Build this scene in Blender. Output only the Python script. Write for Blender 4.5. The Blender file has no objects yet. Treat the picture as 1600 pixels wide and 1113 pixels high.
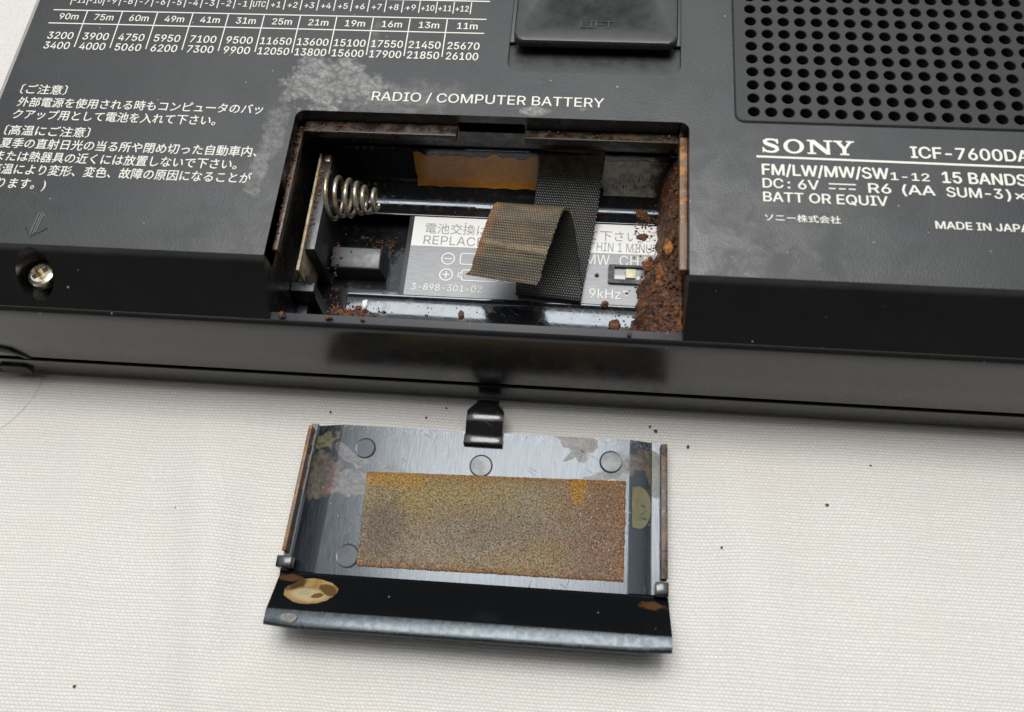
import bpy, bmesh, math, random
import numpy as np
from mathutils import Vector, Matrix, geometry, noise as mn

SC = bpy.context.scene
COL = SC.collection
MM = 0.001
R = math.radians
random.seed(7)

# ------------------------------------------------------------------ camera, world, lamps, exposure
cam = bpy.data.cameras.new('camera')
cam.sensor_width = 36.0
cam.lens = 1340 / 1600 * 36
cam.clip_start = 0.005
cam.clip_end = 20
RW = ((0.9954305704326506, 0.08131352130830118, -0.050060869954210586),
      (-0.05427416355113805, 0.9131449893465113, 0.4040056232308954),
      (0.07856395241427362, -0.3994425361473216, 0.91338566098732))
camo = bpy.data.objects.new('camera', cam)
camo.matrix_world = Matrix.Translation(Vector((-22.5009, -82.3422, 126.2936)) * MM) @ Matrix(RW).transposed().to_4x4()
COL.objects.link(camo)
SC.camera = camo
cam.dof.use_dof = True
cam.dof.focus_distance = 0.133
cam.dof.aperture_fstop = 26.0

W = bpy.data.worlds.new('World')
SC.world = W
W.use_nodes = True
W.node_tree.nodes['Background'].inputs[0].default_value = (1.0, 0.93, 0.86, 1)
W.node_tree.nodes['Background'].inputs[1].default_value = 0.055


def area(name, loc, aim, sx, sy, power, col):
    l = bpy.data.lights.new(name, 'AREA')
    l.shape = 'RECTANGLE'
    l.size = sx
    l.size_y = sy
    l.energy = power
    l.color = col
    o = bpy.data.objects.new(name, l)
    o.location = loc
    o.rotation_euler = (Vector(aim) - Vector(loc)).to_track_quat('-Z', 'Y').to_euler()
    COL.objects.link(o)
    return o


area('window_light', (-0.065, 0.125, 0.70), (-0.03, -0.03, 0), 0.38, 0.25, 4.1, (1.0, 0.975, 0.94))
area('ceiling_light', (-0.12, 0.52, 1.30), (-0.03, -0.02, 0), 2.1, 1.7, 17.5, (0.90, 0.955, 1.0))

SC.view_settings.view_transform = 'Standard'
SC.view_settings.look = 'None'
SC.view_settings.exposure = 0
SC.view_settings.gamma = 1


# ------------------------------------------------------------------ materials
class NT:
    def __init__(s, name, rough=0.5, metallic=0.0, ior=1.5, base=(0.5, 0.5, 0.5)):
        s.m = bpy.data.materials.new(name)
        s.m.use_nodes = True
        s.t = s.m.node_tree
        s.b = s.t.nodes['Principled BSDF']
        s.b.inputs['Roughness'].default_value = rough
        s.b.inputs['Metallic'].default_value = metallic
        s.b.inputs['IOR'].default_value = ior
        s.b.inputs['Base Color'].default_value = (*base, 1)
        g = s.t.nodes.new('ShaderNodeNewGeometry')
        v = s.t.nodes.new('ShaderNodeVectorMath')
        v.operation = 'SCALE'
        s.t.links.new(g.outputs['Position'], v.inputs[0])
        v.inputs['Scale'].default_value = 1000.0
        s.pos = v.outputs[0]
        s.geo = g

    def put(s, sock, v):
        if hasattr(v, 'is_output') or isinstance(v, bpy.types.NodeSocket):
            s.t.links.new(v, sock)
        elif isinstance(v, (tuple, list)) and len(v) == 3 and sock.type == 'RGBA':
            sock.default_value = (*v, 1)
        else:
            sock.default_value = v

    def math(s, op, a, b=0.0, clamp=False):
        n = s.t.nodes.new('ShaderNodeMath')
        n.operation = op
        n.use_clamp = clamp
        s.put(n.inputs[0], a)
        s.put(n.inputs[1], b)
        return n.outputs[0]

    def vm(s, op, a, b=(0, 0, 0)):
        n = s.t.nodes.new('ShaderNodeVectorMath')
        n.operation = op
        s.put(n.inputs[0], a)
        if op != 'LENGTH':
            s.put(n.inputs[1], b)
        return n.outputs[1] if op == 'LENGTH' else n.outputs[0]

    def sep(s, v):
        n = s.t.nodes.new('ShaderNodeSeparateXYZ')
        s.put(n.inputs[0], v)
        return n.outputs

    def rot(s, v, ang):
        n = s.t.nodes.new('ShaderNodeVectorRotate')
        n.rotation_type = 'Z_AXIS'
        s.put(n.inputs['Vector'], v)
        n.inputs['Angle'].default_value = ang
        return n.outputs[0]

    def noise(s, scale, detail=3, rough=0.6, vec=None, dist=0.0, color=False):
        n = s.t.nodes.new('ShaderNodeTexNoise')
        s.put(n.inputs['Vector'], s.pos if vec is None else vec)
        n.inputs['Scale'].default_value = scale
        n.inputs['Detail'].default_value = detail
        n.inputs['Roughness'].default_value = rough
        n.inputs['Distortion'].default_value = dist
        return n.outputs['Color' if color else 'Fac']

    def voro(s, scale, vec=None, feature='F1', out='Distance'):
        n = s.t.nodes.new('ShaderNodeTexVoronoi')
        n.feature = feature
        s.put(n.inputs['Vector'], s.pos if vec is None else vec)
        n.inputs['Scale'].default_value = scale
        return n.outputs[out]

    def ramp(s, v, lo, hi, a=0.0, b=1.0, smooth=True):
        n = s.t.nodes.new('ShaderNodeMapRange')
        n.interpolation_type = 'SMOOTHSTEP' if smooth else 'LINEAR'
        n.clamp = True
        s.put(n.inputs['Value'], v)
        n.inputs['From Min'].default_value = lo
        n.inputs['From Max'].default_value = hi
        n.inputs['To Min'].default_value = a
        n.inputs['To Max'].default_value = b
        return n.outputs['Result']

    def mix(s, f, a, b, mode='MIX'):
        n = s.t.nodes.new('ShaderNodeMix')
        n.data_type = 'RGBA'
        n.blend_type = mode
        s.put(n.inputs[0], f)
        s.put(n.inputs[6], a)
        s.put(n.inputs[7], b)
        return n.outputs[2]

    def fmix(s, f, a, b):
        n = s.t.nodes.new('ShaderNodeMix')
        n.data_type = 'FLOAT'
        s.put(n.inputs[0], f)
        s.put(n.inputs[2], a)
        s.put(n.inputs[3], b)
        return n.outputs[0]

    def mul(s, *a):
        r = a[0]
        for x in a[1:]:
            r = s.math('MULTIPLY', r, x)
        return r

    def mx(s, *a):
        r = a[0]
        for x in a[1:]:
            r = s.math('MAXIMUM', r, x)
        return r

    def blob(s, cx, cy, rx, ry, ang=0.0, nz=None, amp=0.6, soft=0.15):
        v = s.vm('SUBTRACT', s.pos, (cx, cy, 0))
        if ang:
            v = s.rot(v, -ang)
        v = s.vm('MULTIPLY', v, (1 / rx, 1 / ry, 0))
        d = s.vm('LENGTH', v)
        if nz is not None:
            d = s.math('ADD', d, s.mul(s.math('SUBTRACT', nz, 0.5), amp * 2))
        return s.ramp(d, 1 + soft, 1 - soft)

    def bump(s, h, dist_mm, strength=1.0, prev=None):
        n = s.t.nodes.new('ShaderNodeBump')
        n.inputs['Strength'].default_value = strength
        n.inputs['Distance'].default_value = dist_mm * MM
        s.put(n.inputs['Height'], h)
        if prev is not None:
            s.t.links.new(prev, n.inputs['Normal'])
        return n.outputs[0]

    def specks(s, scale, size, density):
        """tiny grains of dust: small cells around a share of the voronoi points"""
        d = s.voro(scale)
        c = s.sep(s.voro(scale, out='Color'))
        keep = s.math('LESS_THAN', c[0], density)
        return s.mul(s.ramp(d, size, size * 0.5), keep)

    def scratches(s, ang, sc=(0.12, 5.0), lo=0.66, hi=0.72):
        v = s.vm('MULTIPLY', s.rot(s.pos, ang), (sc[0], sc[1], 0.2))
        return s.mul(s.ramp(s.noise(1.0, 2, 0.5, vec=v), lo, hi), s.ramp(s.noise(0.12, 2), 0.5, 0.62))

    def out(s, col=None, rough=None, nrm=None, spec=None):
        if col is not None:
            s.put(s.b.inputs['Base Color'], col)
        if rough is not None:
            s.put(s.b.inputs['Roughness'], rough)
        if nrm is not None:
            s.put(s.b.inputs['Normal'], nrm)
        if spec is not None:
            s.put(s.b.inputs['Specular IOR Level'], spec)
        return s.m


def mat_case():
    n = NT('case_plastic', ior=1.58)
    fine = n.noise(1.6, 4, 0.7)
    wob = n.noise(0.45, 4, 0.65)
    z = n.sep(n.pos)[2]
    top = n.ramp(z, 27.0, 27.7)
    res = n.mx(n.mul(n.blob(-61.0, 3.0, 6.3, 4.6, 0.1, wob, 1.3, 0.25), 0.8),
               n.mul(n.blob(-52, 1.2, 9, 2.6, 0, wob, 1.2, 0.55), 0.35),
               n.mul(n.blob(-67.6, 0.4, 0.9, 1.5, -0.3, wob, 0.9, 0.5), 0.62),
               n.mul(n.blob(-68.2, -6.5, 1.7, 6.5, -0.06, wob, 1.3, 0.28), 0.38),
               n.mul(n.blob(-69.0, -12.5, 1.2, 5.0, -0.06, wob, 1.3, 0.28), 0.5),
               n.mul(n.blob(-31.0, -0.9, 2.0, 0.9, 0, wob, 0.7, 0.25), 0.8),
               n.mul(n.blob(-24.0, 0.2, 0.5, 0.7, 0, wob, 0.7, 0.4), 0.5),
               n.mul(n.blob(-56, 11.5, 0.6, 4.0, 0, wob, 0.8, 0.6), 0.3))
    smear = n.noise(1.0, 4, 0.65, vec=n.vm('MULTIPLY', n.rot(n.pos, 0.5), (0.55, 0.95, 1)))
    res = n.mul(res, n.ramp(fine, 0.3, 0.65, 0.3, 1.0), n.ramp(smear, 0.35, 0.6, 0.3, 1.0), top)
    scr = n.mx(n.scratches(0.7), n.scratches(2.0), n.mul(n.scratches(0.1, (0.1, 6)), 0.7))
    dust = n.mx(n.specks(0.55, 0.09, 0.22), n.specks(0.2, 0.05, 0.3))
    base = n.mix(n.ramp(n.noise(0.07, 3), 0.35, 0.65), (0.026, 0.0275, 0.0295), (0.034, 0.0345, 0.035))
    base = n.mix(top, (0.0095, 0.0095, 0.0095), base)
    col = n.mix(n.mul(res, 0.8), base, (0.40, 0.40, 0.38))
    base = None
    col = n.mix(n.mul(scr, n.fmix(top, 0.015, 0.06)), col, (0.3, 0.3, 0.29))
    col = n.mix(n.mul(dust, 0.45), col, (0.5, 0.48, 0.43))
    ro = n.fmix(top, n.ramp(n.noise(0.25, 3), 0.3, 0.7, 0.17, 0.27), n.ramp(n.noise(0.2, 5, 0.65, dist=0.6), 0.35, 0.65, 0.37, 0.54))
    ro = n.math('ADD', ro, n.mul(res, 0.25))
    ro = n.math('ADD', ro, n.mul(scr, top, 0.15))
    grain = n.mul(n.noise(3.6, 3, 0.6), n.math('ADD', n.mul(top, 0.95), 0.03))
    nb = n.bump(grain, 0.045, 0.85)
    nb = n.bump(n.mul(scr, top, -1.0), 0.006, 0.6, nb)
    return n.out(col, ro, nb)


def mat_gloss(name, base=(0.010, 0.0105, 0.0115), r0=0.10, r1=0.22, dirt=0.0, streak=0.0, ior=1.55, wear=1.0):
    n = NT(name, ior=ior)
    scr = n.mx(n.scratches(0.6, (0.2, 5)), n.scratches(2.2, (0.2, 5)), n.scratches(0.05, (0.15, 6)))
    scr = n.mul(scr, wear)
    if name == 'well_plastic':
        n.b.inputs['Specular Tint'].default_value = (0.82, 0.91, 1.0, 1)
    dust = n.mx(n.specks(0.9, 0.10, 0.2 * wear), n.specks(0.35, 0.06, 0.3))
    col = n.mix(n.mul(scr, 0.15), base, (0.25, 0.25, 0.25))
    col = n.mix(n.mul(dust, 0.6), col, (0.42, 0.38, 0.3))
    ro = n.ramp(n.noise(0.5, 4), 0.3, 0.7, r0, r1)
    if dirt:
        d = n.mul(n.ramp(n.noise(0.55, 5, 0.65), 0.53, 0.66), dirt)
        col = n.mix(d, col, (0.085, 0.034, 0.012))
        ro = n.math('ADD', ro, n.mul(d, 0.3))
    ro = n.math('ADD', ro, n.mul(scr, 0.2))
    h = n.noise(0.8, 3)
    nb = n.bump(h, 0.04, 0.25 * wear)
    if streak:
        v = n.vm('MULTIPLY', n.pos, (9.0, 0.35, 0.35))
        nb = n.bump(n.noise(1.0, 3, 0.6, vec=v), 0.02, streak, nb)
    nb = n.bump(n.mul(scr, -1.0), 0.01, 0.6, nb)
    return n.out(col, ro, nb)


def mat_stained(name, tone=(0.10, 0.05, 0.025), dark=(0.02, 0.012, 0.008), orange=0.5, rough=0.3, pale=0.7):
    """corroded plastic rail: brown film with orange crust"""
    n = NT(name, rough=rough)
    a = n.noise(0.5, 5, 0.65)
    b = n.noise(1.7, 5, 0.7)
    c = n.mix(n.ramp(a, 0.4, 0.62), dark, tone)
    c = n.mix(n.mul(n.ramp(n.noise(0.35, 5, 0.6), 0.5, 0.6), orange), c, (0.50, 0.20, 0.045))
    c = n.mix(n.mul(n.ramp(b, 0.6, 0.72), pale), c, (0.32, 0.27, 0.22))
    return n.out(c, n.ramp(a, 0.3, 0.7, rough * 0.6, rough + 0.3), n.bump(b, 0.12, 0.6))


def mat_rust(name, scale=1.0, pale=0.55, orange=0.45):
    n = NT(name, rough=0.6)
    a = n.noise(0.35 * scale, 5, 0.65)
    b = n.noise(1.3 * scale, 6, 0.72)
    f = n.noise(4.0 * scale, 4, 0.7)
    c = n.mix(n.ramp(b, 0.36, 0.62), (0.024, 0.010, 0.006), (0.15, 0.078, 0.048))
    c = n.mix(n.mul(n.ramp(n.noise(0.8 * scale, 5, 0.7), 0.5, 0.62), 0.75), c, (0.26, 0.068, 0.02))
    c = n.mix(n.mul(n.ramp(a, 0.5, 0.62), orange), c, (0.50, 0.19, 0.03))
    c = n.mix(n.mul(n.ramp(f, 0.58, 0.7), pale), c, (0.33, 0.24, 0.18))
    h = n.math('ADD', n.mul(b, 1.0), n.mul(f, 0.45))
    c = n.mix(n.mul(n.specks(2.2, 0.22, 0.3), pale), c, (0.55, 0.46, 0.38))  # pale grains: glints on the rust put into its colour
    return n.out(c, n.ramp(f, 0.35, 0.65, 0.2, 0.8), n.bump(h, 0.35, 0.9))


def mat_pad():
    n = NT('rusted_pad', rough=0.7)
    g1 = n.noise(3.9, 6, 0.85)
    g2 = n.noise(6.5, 4, 0.85)
    big = n.noise(0.11, 4, 0.6)
    mid = n.noise(0.5, 4, 0.6)
    x, y, z = n.sep(n.pos)
    c = n.mix(n.ramp(big, 0.38, 0.6), (0.34, 0.25, 0.125), (0.33, 0.27, 0.195))
    c = n.mix(n.mul(n.ramp(mid, 0.5, 0.68), 0.35), c, (0.37, 0.19, 0.075))
    right = n.ramp(n.math('ADD', x, n.mul(mid, 10)), -24, -12)
    c = n.mix(n.mul(right, 0.75), c, (0.24, 0.125, 0.075))
    # crust at the edges, ragged, bleeding inwards
    rag = n.noise(0.85, 6, 0.72)
    j_ = n.mul(n.math('SUBTRACT', rag, 0.5), 5.0)
    yy = n.math('ADD', y, j_)
    xx = n.math('ADD', x, j_)
    slope_ = n.math('ADD', yy, n.mul(n.math('ADD', x, 34), -0.03))
    e = n.mx(n.ramp(slope_, -49.6, -47.6), n.mul(n.ramp(yy, -60.6, -62.4), 0.8), n.mul(n.ramp(xx, -16.5, -14.6), 0.5))
    c = n.mix(n.mul(e, 0.8), c, n.mix(n.ramp(rag, 0.35, 0.6), (0.17, 0.065, 0.02), (0.42, 0.18, 0.04)))
    c = n.mix(n.mul(n.blob(-49.0, -49.4, 4.6, 1.2, 0.05, rag, 1.5, 0.35), 0.85), c, (0.50, 0.24, 0.035))
    c = n.mix(n.mul(n.blob(-21.6, -49.0, 1.2, 1.9, 0, rag, 1.5, 0.35), 0.9), c, (0.46, 0.22, 0.025))
    c = n.mix(n.mul(n.blob(-42, -51.5, 12, 3.2, 0, rag, 1.2, 0.6), 0.5), c, (0.38, 0.28, 0.10))
    c = n.mix(n.mul(n.blob(-50.0, -57, 3.4, 4.5, 0, rag, 1.4, 0.6), 0.75), c, (0.17, 0.13, 0.105))
    c = n.mix(n.mul(n.blob(-34, -55.5, 9, 3.0, 0, rag, 1.4, 0.6), 0.45), c, (0.22, 0.18, 0.14))
    dk = n.ramp(g1, 0.38, 0.62, 0.18, 1.4)
    c2 = n.mix(1.0, c, (1, 1, 1), 'MULTIPLY')
    m = n.t.nodes.new('ShaderNodeVectorMath')
    m.operation = 'SCALE'
    n.t.links.new(c2, m.inputs[0])
    n.t.links.new(dk, m.inputs['Scale'])
    glit = n.mul(n.ramp(g2, 0.60, 0.66), n.fmix(right, 0.5, 1.0))  # bright grains: sparkle of the pad painted into its colour
    c3 = n.mix(glit, m.outputs[0], (0.62, 0.55, 0.45))
    c3 = n.mix(n.mul(n.specks(2.6, 0.26, 0.3), n.fmix(right, 0.3, 0.95)), c3, (0.74, 0.66, 0.56))  # coarser painted sparkle, stronger towards the right
    ro = n.fmix(glit, 0.75, 0.3)
    return n.out(c3, ro, n.bump(n.math('ADD', g1, n.mul(g2, 0.6)), 0.3, 0.8))


def mat_cloth():
    n = NT('woven_cotton', rough=0.9)
    warp = n.noise(0.03, 3, color=True)
    v = n.vm('ADD', n.pos, n.vm('MULTIPLY', n.vm('SUBTRACT', warp, (0.5, 0.5, 0.5)), (3, 1.8, 0)))
    v = n.rot(v, -0.012)
    jit = n.noise(0.5, 3, vec=n.vm('MULTIPLY', v, (0.25, 2.2, 0)), color=True)
    v = n.vm('ADD', v, n.vm('MULTIPLY', n.vm('SUBTRACT', jit, (0.5, 0.5, 0.5)), (0.10, 0.14, 0)))
    x, y, z = n.sep(v)
    px, py = 0.62, 0.49
    fy = n.math('DIVIDE', y, py)
    row = n.math('FLOOR', fy)
    off = n.mul(n.math('MODULO', n.math('ABSOLUTE', row), 2.0), 0.5)
    fx = n.math('ADD', n.math('DIVIDE', x, px), off)
    ax = n.math('ABSOLUTE', n.math('SINE', n.mul(fx, math.pi)))
    ay = n.math('ABSOLUTE', n.math('SINE', n.mul(fy, math.pi)))
    ay = n.math('POWER', ay, 0.7)
    ax = n.math('POWER', ax, 0.6)
    h = n.mul(ay, n.math('ADD', 0.25, n.mul(ax, 0.75)))
    cell = n.noise(1.4, 3, 0.7)
    gap = n.ramp(h, 0.05, 0.75)
    tone = n.noise(1.0, 2, vec=n.vm('MULTIPLY', v, (1.5, 2.1, 0)))
    c = n.mix(gap, (0.50, 0.482, 0.455), n.mix(n.ramp(tone, 0.3, 0.7), (0.685, 0.66, 0.618), (0.785, 0.758, 0.712)))  # shade between the threads is put into the colour of the gaps
    slub = n.noise(1.0, 4, vec=n.vm('MULTIPLY', v, (0.05, 2.0, 0)))
    c = n.mix(n.mul(n.ramp(slub, 0.42, 0.7), 0.35), c, (0.58, 0.56, 0.535))
    slub2 = n.noise(1.0, 4, vec=n.vm('MULTIPLY', v, (1.7, 0.05, 0)))
    c = n.mix(n.mul(n.ramp(slub2, 0.45, 0.72), 0.3), c, (0.60, 0.585, 0.56))
    c = n.mix(n.mul(n.ramp(n.noise(0.02, 3), 0.45, 0.7), 0.15), c, (0.66, 0.60, 0.52))
    c = n.mix(n.mul(n.ramp(cell, 0.5, 0.75), 0.2), c, (0.80, 0.78, 0.74))
    spk = n.mul(n.specks(0.12, 0.03, 0.25), 0.8)
    c = n.mix(spk, c, (0.12, 0.09, 0.07))
    hh = n.math('ADD', h, n.mul(cell, 0.8))
    n.b.inputs['Sheen Weight'].default_value = 0.15
    return n.out(c, None, n.bump(hh, 0.07, 0.5))


def mat_strap():
    n = NT('nylon_webbing', rough=0.45)
    uv = n.t.nodes.new('ShaderNodeUVMap').outputs[0]          # mm across, mm along
    x, y, z = n.sep(uv)
    pu, pv = 0.36, 0.385
    fy = n.math('DIVIDE', y, pv)
    row = n.math('FLOOR', fy)
    fx = n.math('ADD', n.math('DIVIDE', x, pu), n.mul(n.math('MODULO', row, 2.0), 0.5))
    ax = n.math('ABSOLUTE', n.math('SINE', n.mul(fx, math.pi)))
    ay = n.math('ABSOLUTE', n.math('SINE', n.mul(fy, math.pi)))
    h = n.mul(ax, n.math('POWER', ay, 0.7))
    th = n.ramp(h, 0.25, 0.8)
    c = n.mix(th, (0.005, 0.005, 0.005), (0.072, 0.071, 0.067))  # shine of the threads put into the colour: crowns paler than gaps
    nz = n.noise(0.45, 4, 0.65)
    # leaked electrolyte has dyed the loose end brown
    brown = n.mul(n.ramp(n.math('ADD', y, n.mul(nz, 6)), 37.5, 42.5), 0.9)
    bc = n.mix(n.ramp(n.noise(0.5, 5, 0.6, vec=n.vm('MULTIPLY', n.pos, (0.5, 1.3, 1.3))), 0.3, 0.7), (0.085, 0.068, 0.038), (0.20, 0.153, 0.092))
    bc = n.mix(n.mul(n.ramp(n.noise(0.35, 5, 0.7), 0.52, 0.72), 0.6), bc, (0.26, 0.115, 0.035))
    crease = n.mul(n.ramp(n.math('ABSOLUTE', n.math('SUBTRACT', n.math('ADD', y, n.mul(nz, 1.5)), 47.6)), 0.9, 0.2), n.ramp(nz, 0.35, 0.6))
    bc = n.mix(n.mul(crease, 0.75), bc, (0.36, 0.27, 0.17))
    bc = n.mix(n.mul(n.ramp(x, 6.6, 5.0), n.ramp(n.noise(0.6, 4), 0.4, 0.55), 0.85), bc, (0.33, 0.14, 0.035))
    bc = n.mix(n.mul(n.ramp(n.math('ABSOLUTE', n.math('SUBTRACT', y, 50.0)), 1.7, 0.9), 0.6), bc, (0.05, 0.044, 0.034))
    c = n.mix(n.mul(brown, n.ramp(h, 0.1, 0.7, 0.45, 1.0)), c, bc)
    c = n.mix(n.mul(n.ramp(y, 6.0, 2.0), n.ramp(nz, 0.4, 0.6), 0.8), c, (0.15, 0.10, 0.035))
    c = n.mix(n.mul(n.ramp(n.noise(0.3, 3), 0.52, 0.66), 0.35), c, (0.07, 0.055, 0.025))
    return n.out(c, n.ramp(h, 0.2, 0.8, 0.6, 0.24), n.bump(h, 0.10, 0.8))


def mat_cover():
    n = NT('cover_plastic', ior=1.56)
    v = n.vm('MULTIPLY', n.pos, (7.0, 0.35, 0.35))
    st = n.noise(1.0, 4, 0.65, vec=v)
    nz = n.noise(0.55, 5, 0.65)
    fine = n.noise(2.0, 4, 0.7)
    mid = n.noise(0.9, 4, 0.65, dist=0.8)
    scr = n.mx(n.scratches(0.5, (0.2, 4)), n.scratches(1.9, (0.2, 4)))
    col = n.mix(n.ramp(st, 0.4, 0.65), (0.010, 0.0115, 0.0145), (0.019, 0.0215, 0.027))
    ro = n.ramp(st, 0.35, 0.7, 0.17, 0.26)
    # dried leakage films (each keeps its own outline)
    films = ((-60.2, -48.9, 2.8, 3.2, 0.1, (0.105, 0.082, 0.056), 0.85), (-55.9, -50.0, 2.7, 2.3, 0.2, (0.20, 0.175, 0.145), 0.7),
             (-58.6, -49.2, 0.9, 2.9, -0.25, (0.15, 0.070, 0.050), 0.75), (-57.0, -45.9, 4.6, 1.0, -0.55, (0.25, 0.21, 0.185), 0.5),
             (-60.6, -43.6, 2.3, 1.1, 0.15, (0.150, 0.140, 0.060), 0.95), (-51.6, -47.2, 3.4, 0.6, -0.2, (0.22, 0.19, 0.165), 0.5),
             (-22.8, -41.8, 3.4, 1.2, -0.08, (0.22, 0.125, 0.092), 0.8), (-22.4, -43.4, 2.4, 0.7, 0.7, (0.15, 0.14, 0.10), 0.85),
             (-21.6, -44.4, 1.0, 1.3, 0.5, (0.19, 0.12, 0.095), 0.7), (-18.6, -46.9, 2.9, 0.7, 0.3, (0.19, 0.17, 0.135), 0.75),
             (-12.6, -43.8, 3.8, 1.6, 0.3, (0.12, 0.085, 0.052), 0.85), (-15.2, -44.6, 2.6, 2.4, 0.4, (0.16, 0.14, 0.115), 0.4),
             (-10.4, -45.0, 1.4, 4.0, 0, (0.105, 0.084, 0.04), 0.85))
    onz = n.noise(0.38, 2, 0.5, dist=0.5)
    for (x, y, rx, ry, a, cc, w) in films:
        m = n.mul(n.blob(x, y, rx, ry, a, onz, 1.3, 0.07), w)
        cv = n.mix(n.ramp(n.math('ADD', n.mul(fine, 0.5), n.mul(mid, 0.5)), 0.38, 0.62), tuple(k * 0.3 for k in cc), tuple(k * 1.1 for k in cc))
        col = n.mix(m, col, cv)
        ro = n.fmix(m, ro, 0.42)
    n.b.inputs['Specular Tint'].default_value = (0.84, 0.92, 1.0, 1)
    # white worn scuffs at the back edge
    y = n.sep(n.pos)[1]
    wear = n.mul(n.ramp(y, -42.6, -41.0), n.ramp(n.noise(2.5, 4, 0.7), 0.5, 0.62), 0.35)
    col = n.mix(wear, col, (0.4, 0.4, 0.4))
    dust = n.specks(0.7, 0.09, 0.25)
    col = n.mix(n.mul(dust, 0.5), col, (0.5, 0.42, 0.33))
    ro = n.math('ADD', ro, n.mul(scr, 0.2))
    nb = n.bump(st, 0.012, 0.35)
    nb = n.bump(n.mul(scr, -1), 0.01, 0.6, nb)
    return n.out(col, ro, nb)


def mat_lip():
    n = NT('cover_lip_plastic', ior=1.55)
    nz = n.noise(0.6, 5, 0.6)
    fine = n.noise(1.2, 5, 0.65, dist=1.5)
    z = n.sep(n.pos)[2]
    col = n.mix(0.0, (0.006, 0.0065, 0.0075), (0, 0, 0))
    n.b.inputs['Specular Tint'].default_value = (0.80, 0.91, 1.0, 1)
    wv = n.vm('MULTIPLY', n.pos, (3.5, 0.9, 0.9))
    wear = n.mul(n.ramp(z, 6.9, 7.2), n.ramp(n.noise(1.0, 5, 0.75, vec=wv), 0.56, 0.68))
    col = n.mix(n.mul(wear, 0.25), col, (0.28, 0.29, 0.31))
    dust = n.specks(0.55, 0.10, 0.3)
    col = n.mix(n.mul(dust, 0.5), col, (0.4, 0.33, 0.25))
    rust = n.mx(n.blob(-62.0, -64.8, 2.0, 0.5, 0, nz, 1.0, 0.3), n.blob(-10.5, -64.9, 1.6, 0.6, 0, nz, 1.2, 0.3))
    col = n.mix(n.mul(rust, 0.7), col, (0.12, 0.055, 0.022))
    ro = n.fmix(n.ramp(z, 6.9, 7.2), 0.14, n.ramp(n.noise(1.0, 4), 0.35, 0.65, 0.15, 0.27))
    v = n.vm('MULTIPLY', n.pos, (4.0, 1, 1))
    return n.out(col, ro, n.bump(n.noise(1.0, 3, vec=v), 0.015, 0.35))


def mat_film(name, cols, scale=0.9, rough=0.28):
    n = NT(name, rough=rough)
    a = n.noise(scale, 3, 0.55, dist=1.6)
    b = n.noise(scale * 0.6, 3, 0.5, dist=2.0)
    c = n.mix(n.ramp(a, 0.30, 0.66), cols[0], cols[1])
    c = n.mix(n.ramp(b, 0.49, 0.64), c, cols[2])
    return n.out(c, None, n.bump(a, 0.05, 0.3))


def mat_oval():
    n = NT('brown_oval_film', rough=0.22)
    nz = n.noise(0.55, 4, 0.6, dist=0.8)
    c = n.mix(n.ramp(nz, 0.35, 0.65), (0.22, 0.135, 0.05), (0.34, 0.225, 0.095))
    for (x, y, rx, ry, a, cc, w, so) in ((-58.4, -67.3, 2.6, 0.9, -0.05, (0.50, 0.40, 0.22), 0.8, 0.4), (-56.6, -65.5, 1.0, 0.5, 0.4, (0.44, 0.31, 0.13), 0.7, 0.4),
                                         (-59.0, -67.0, 0.9, 0.4, 0.1, (0.30, 0.31, 0.22), 0.8, 0.4), (-60.6, -65.7, 1.5, 0.8, 0.5, (0.055, 0.027, 0.012), 0.9, 0.3),
                                         (-56.0, -66.3, 1.5, 0.65, -0.5, (0.11, 0.058, 0.024), 0.95, 0.12), (-57.1, -67.3, 0.8, 0.4, 0.2, (0.12, 0.062, 0.026), 0.95, 0.12)):
        c = n.mix(n.mul(n.blob(x, y, rx, ry, a, nz, 0.7, so), w), c, cc)
    return n.out(c, None, n.bump(nz, 0.04, 0.3))


def plain(name, base, rough=0.5, metallic=0.0, var=0.12, scale=1.2, bump=0.02):
    n = NT(name, rough=rough, metallic=metallic)
    a = n.noise(scale, 4, 0.65)
    c = n.mix(n.ramp(a, 0.3, 0.7), tuple(k * (1 - var) for k in base), tuple(min(1, k * (1 + var)) for k in base))
    return n.out(c, n.ramp(a, 0.3, 0.7, rough * 0.85, min(1, rough * 1.15)), n.bump(a, bump, 0.5))


def mat_print():
    n = NT('white_print', rough=0.5)
    w = n.ramp(n.noise(1.6, 4, 0.7), 0.62, 0.74)
    c = n.mix(n.mul(w, 0.5), (0.74, 0.73, 0.66), (0.25, 0.25, 0.24))
    return n.out(c)


def mat_label():
    n = NT('silver_label', rough=0.45, metallic=0.35)
    a = n.noise(1.0, 3, vec=n.vm('MULTIPLY', n.pos, (0.4, 6, 1)))
    c = n.mix(n.ramp(a, 0.35, 0.65), (0.20, 0.205, 0.215), (0.25, 0.255, 0.26))
    st = n.mul(n.ramp(n.noise(0.5, 5, 0.65), 0.6, 0.72), 0.35)
    c = n.mix(st, c, (0.2, 0.13, 0.09))
    sp = n.specks(1.2, 0.12, 0.12)
    c = n.mix(n.mul(sp, 0.8), c, (0.10, 0.045, 0.025))
    return n.out(c)


def mat_band():
    n = NT('white_label_band', rough=0.4)
    x = n.sep(n.pos)[0]
    st = n.mul(n.ramp(n.noise(1.4, 5, 0.65), 0.56, 0.64), n.ramp(x, -19, -11))
    c = n.mix(n.mul(st, 0.8), (0.74, 0.735, 0.71), (0.2, 0.10, 0.05))
    return n.out(c)


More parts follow.
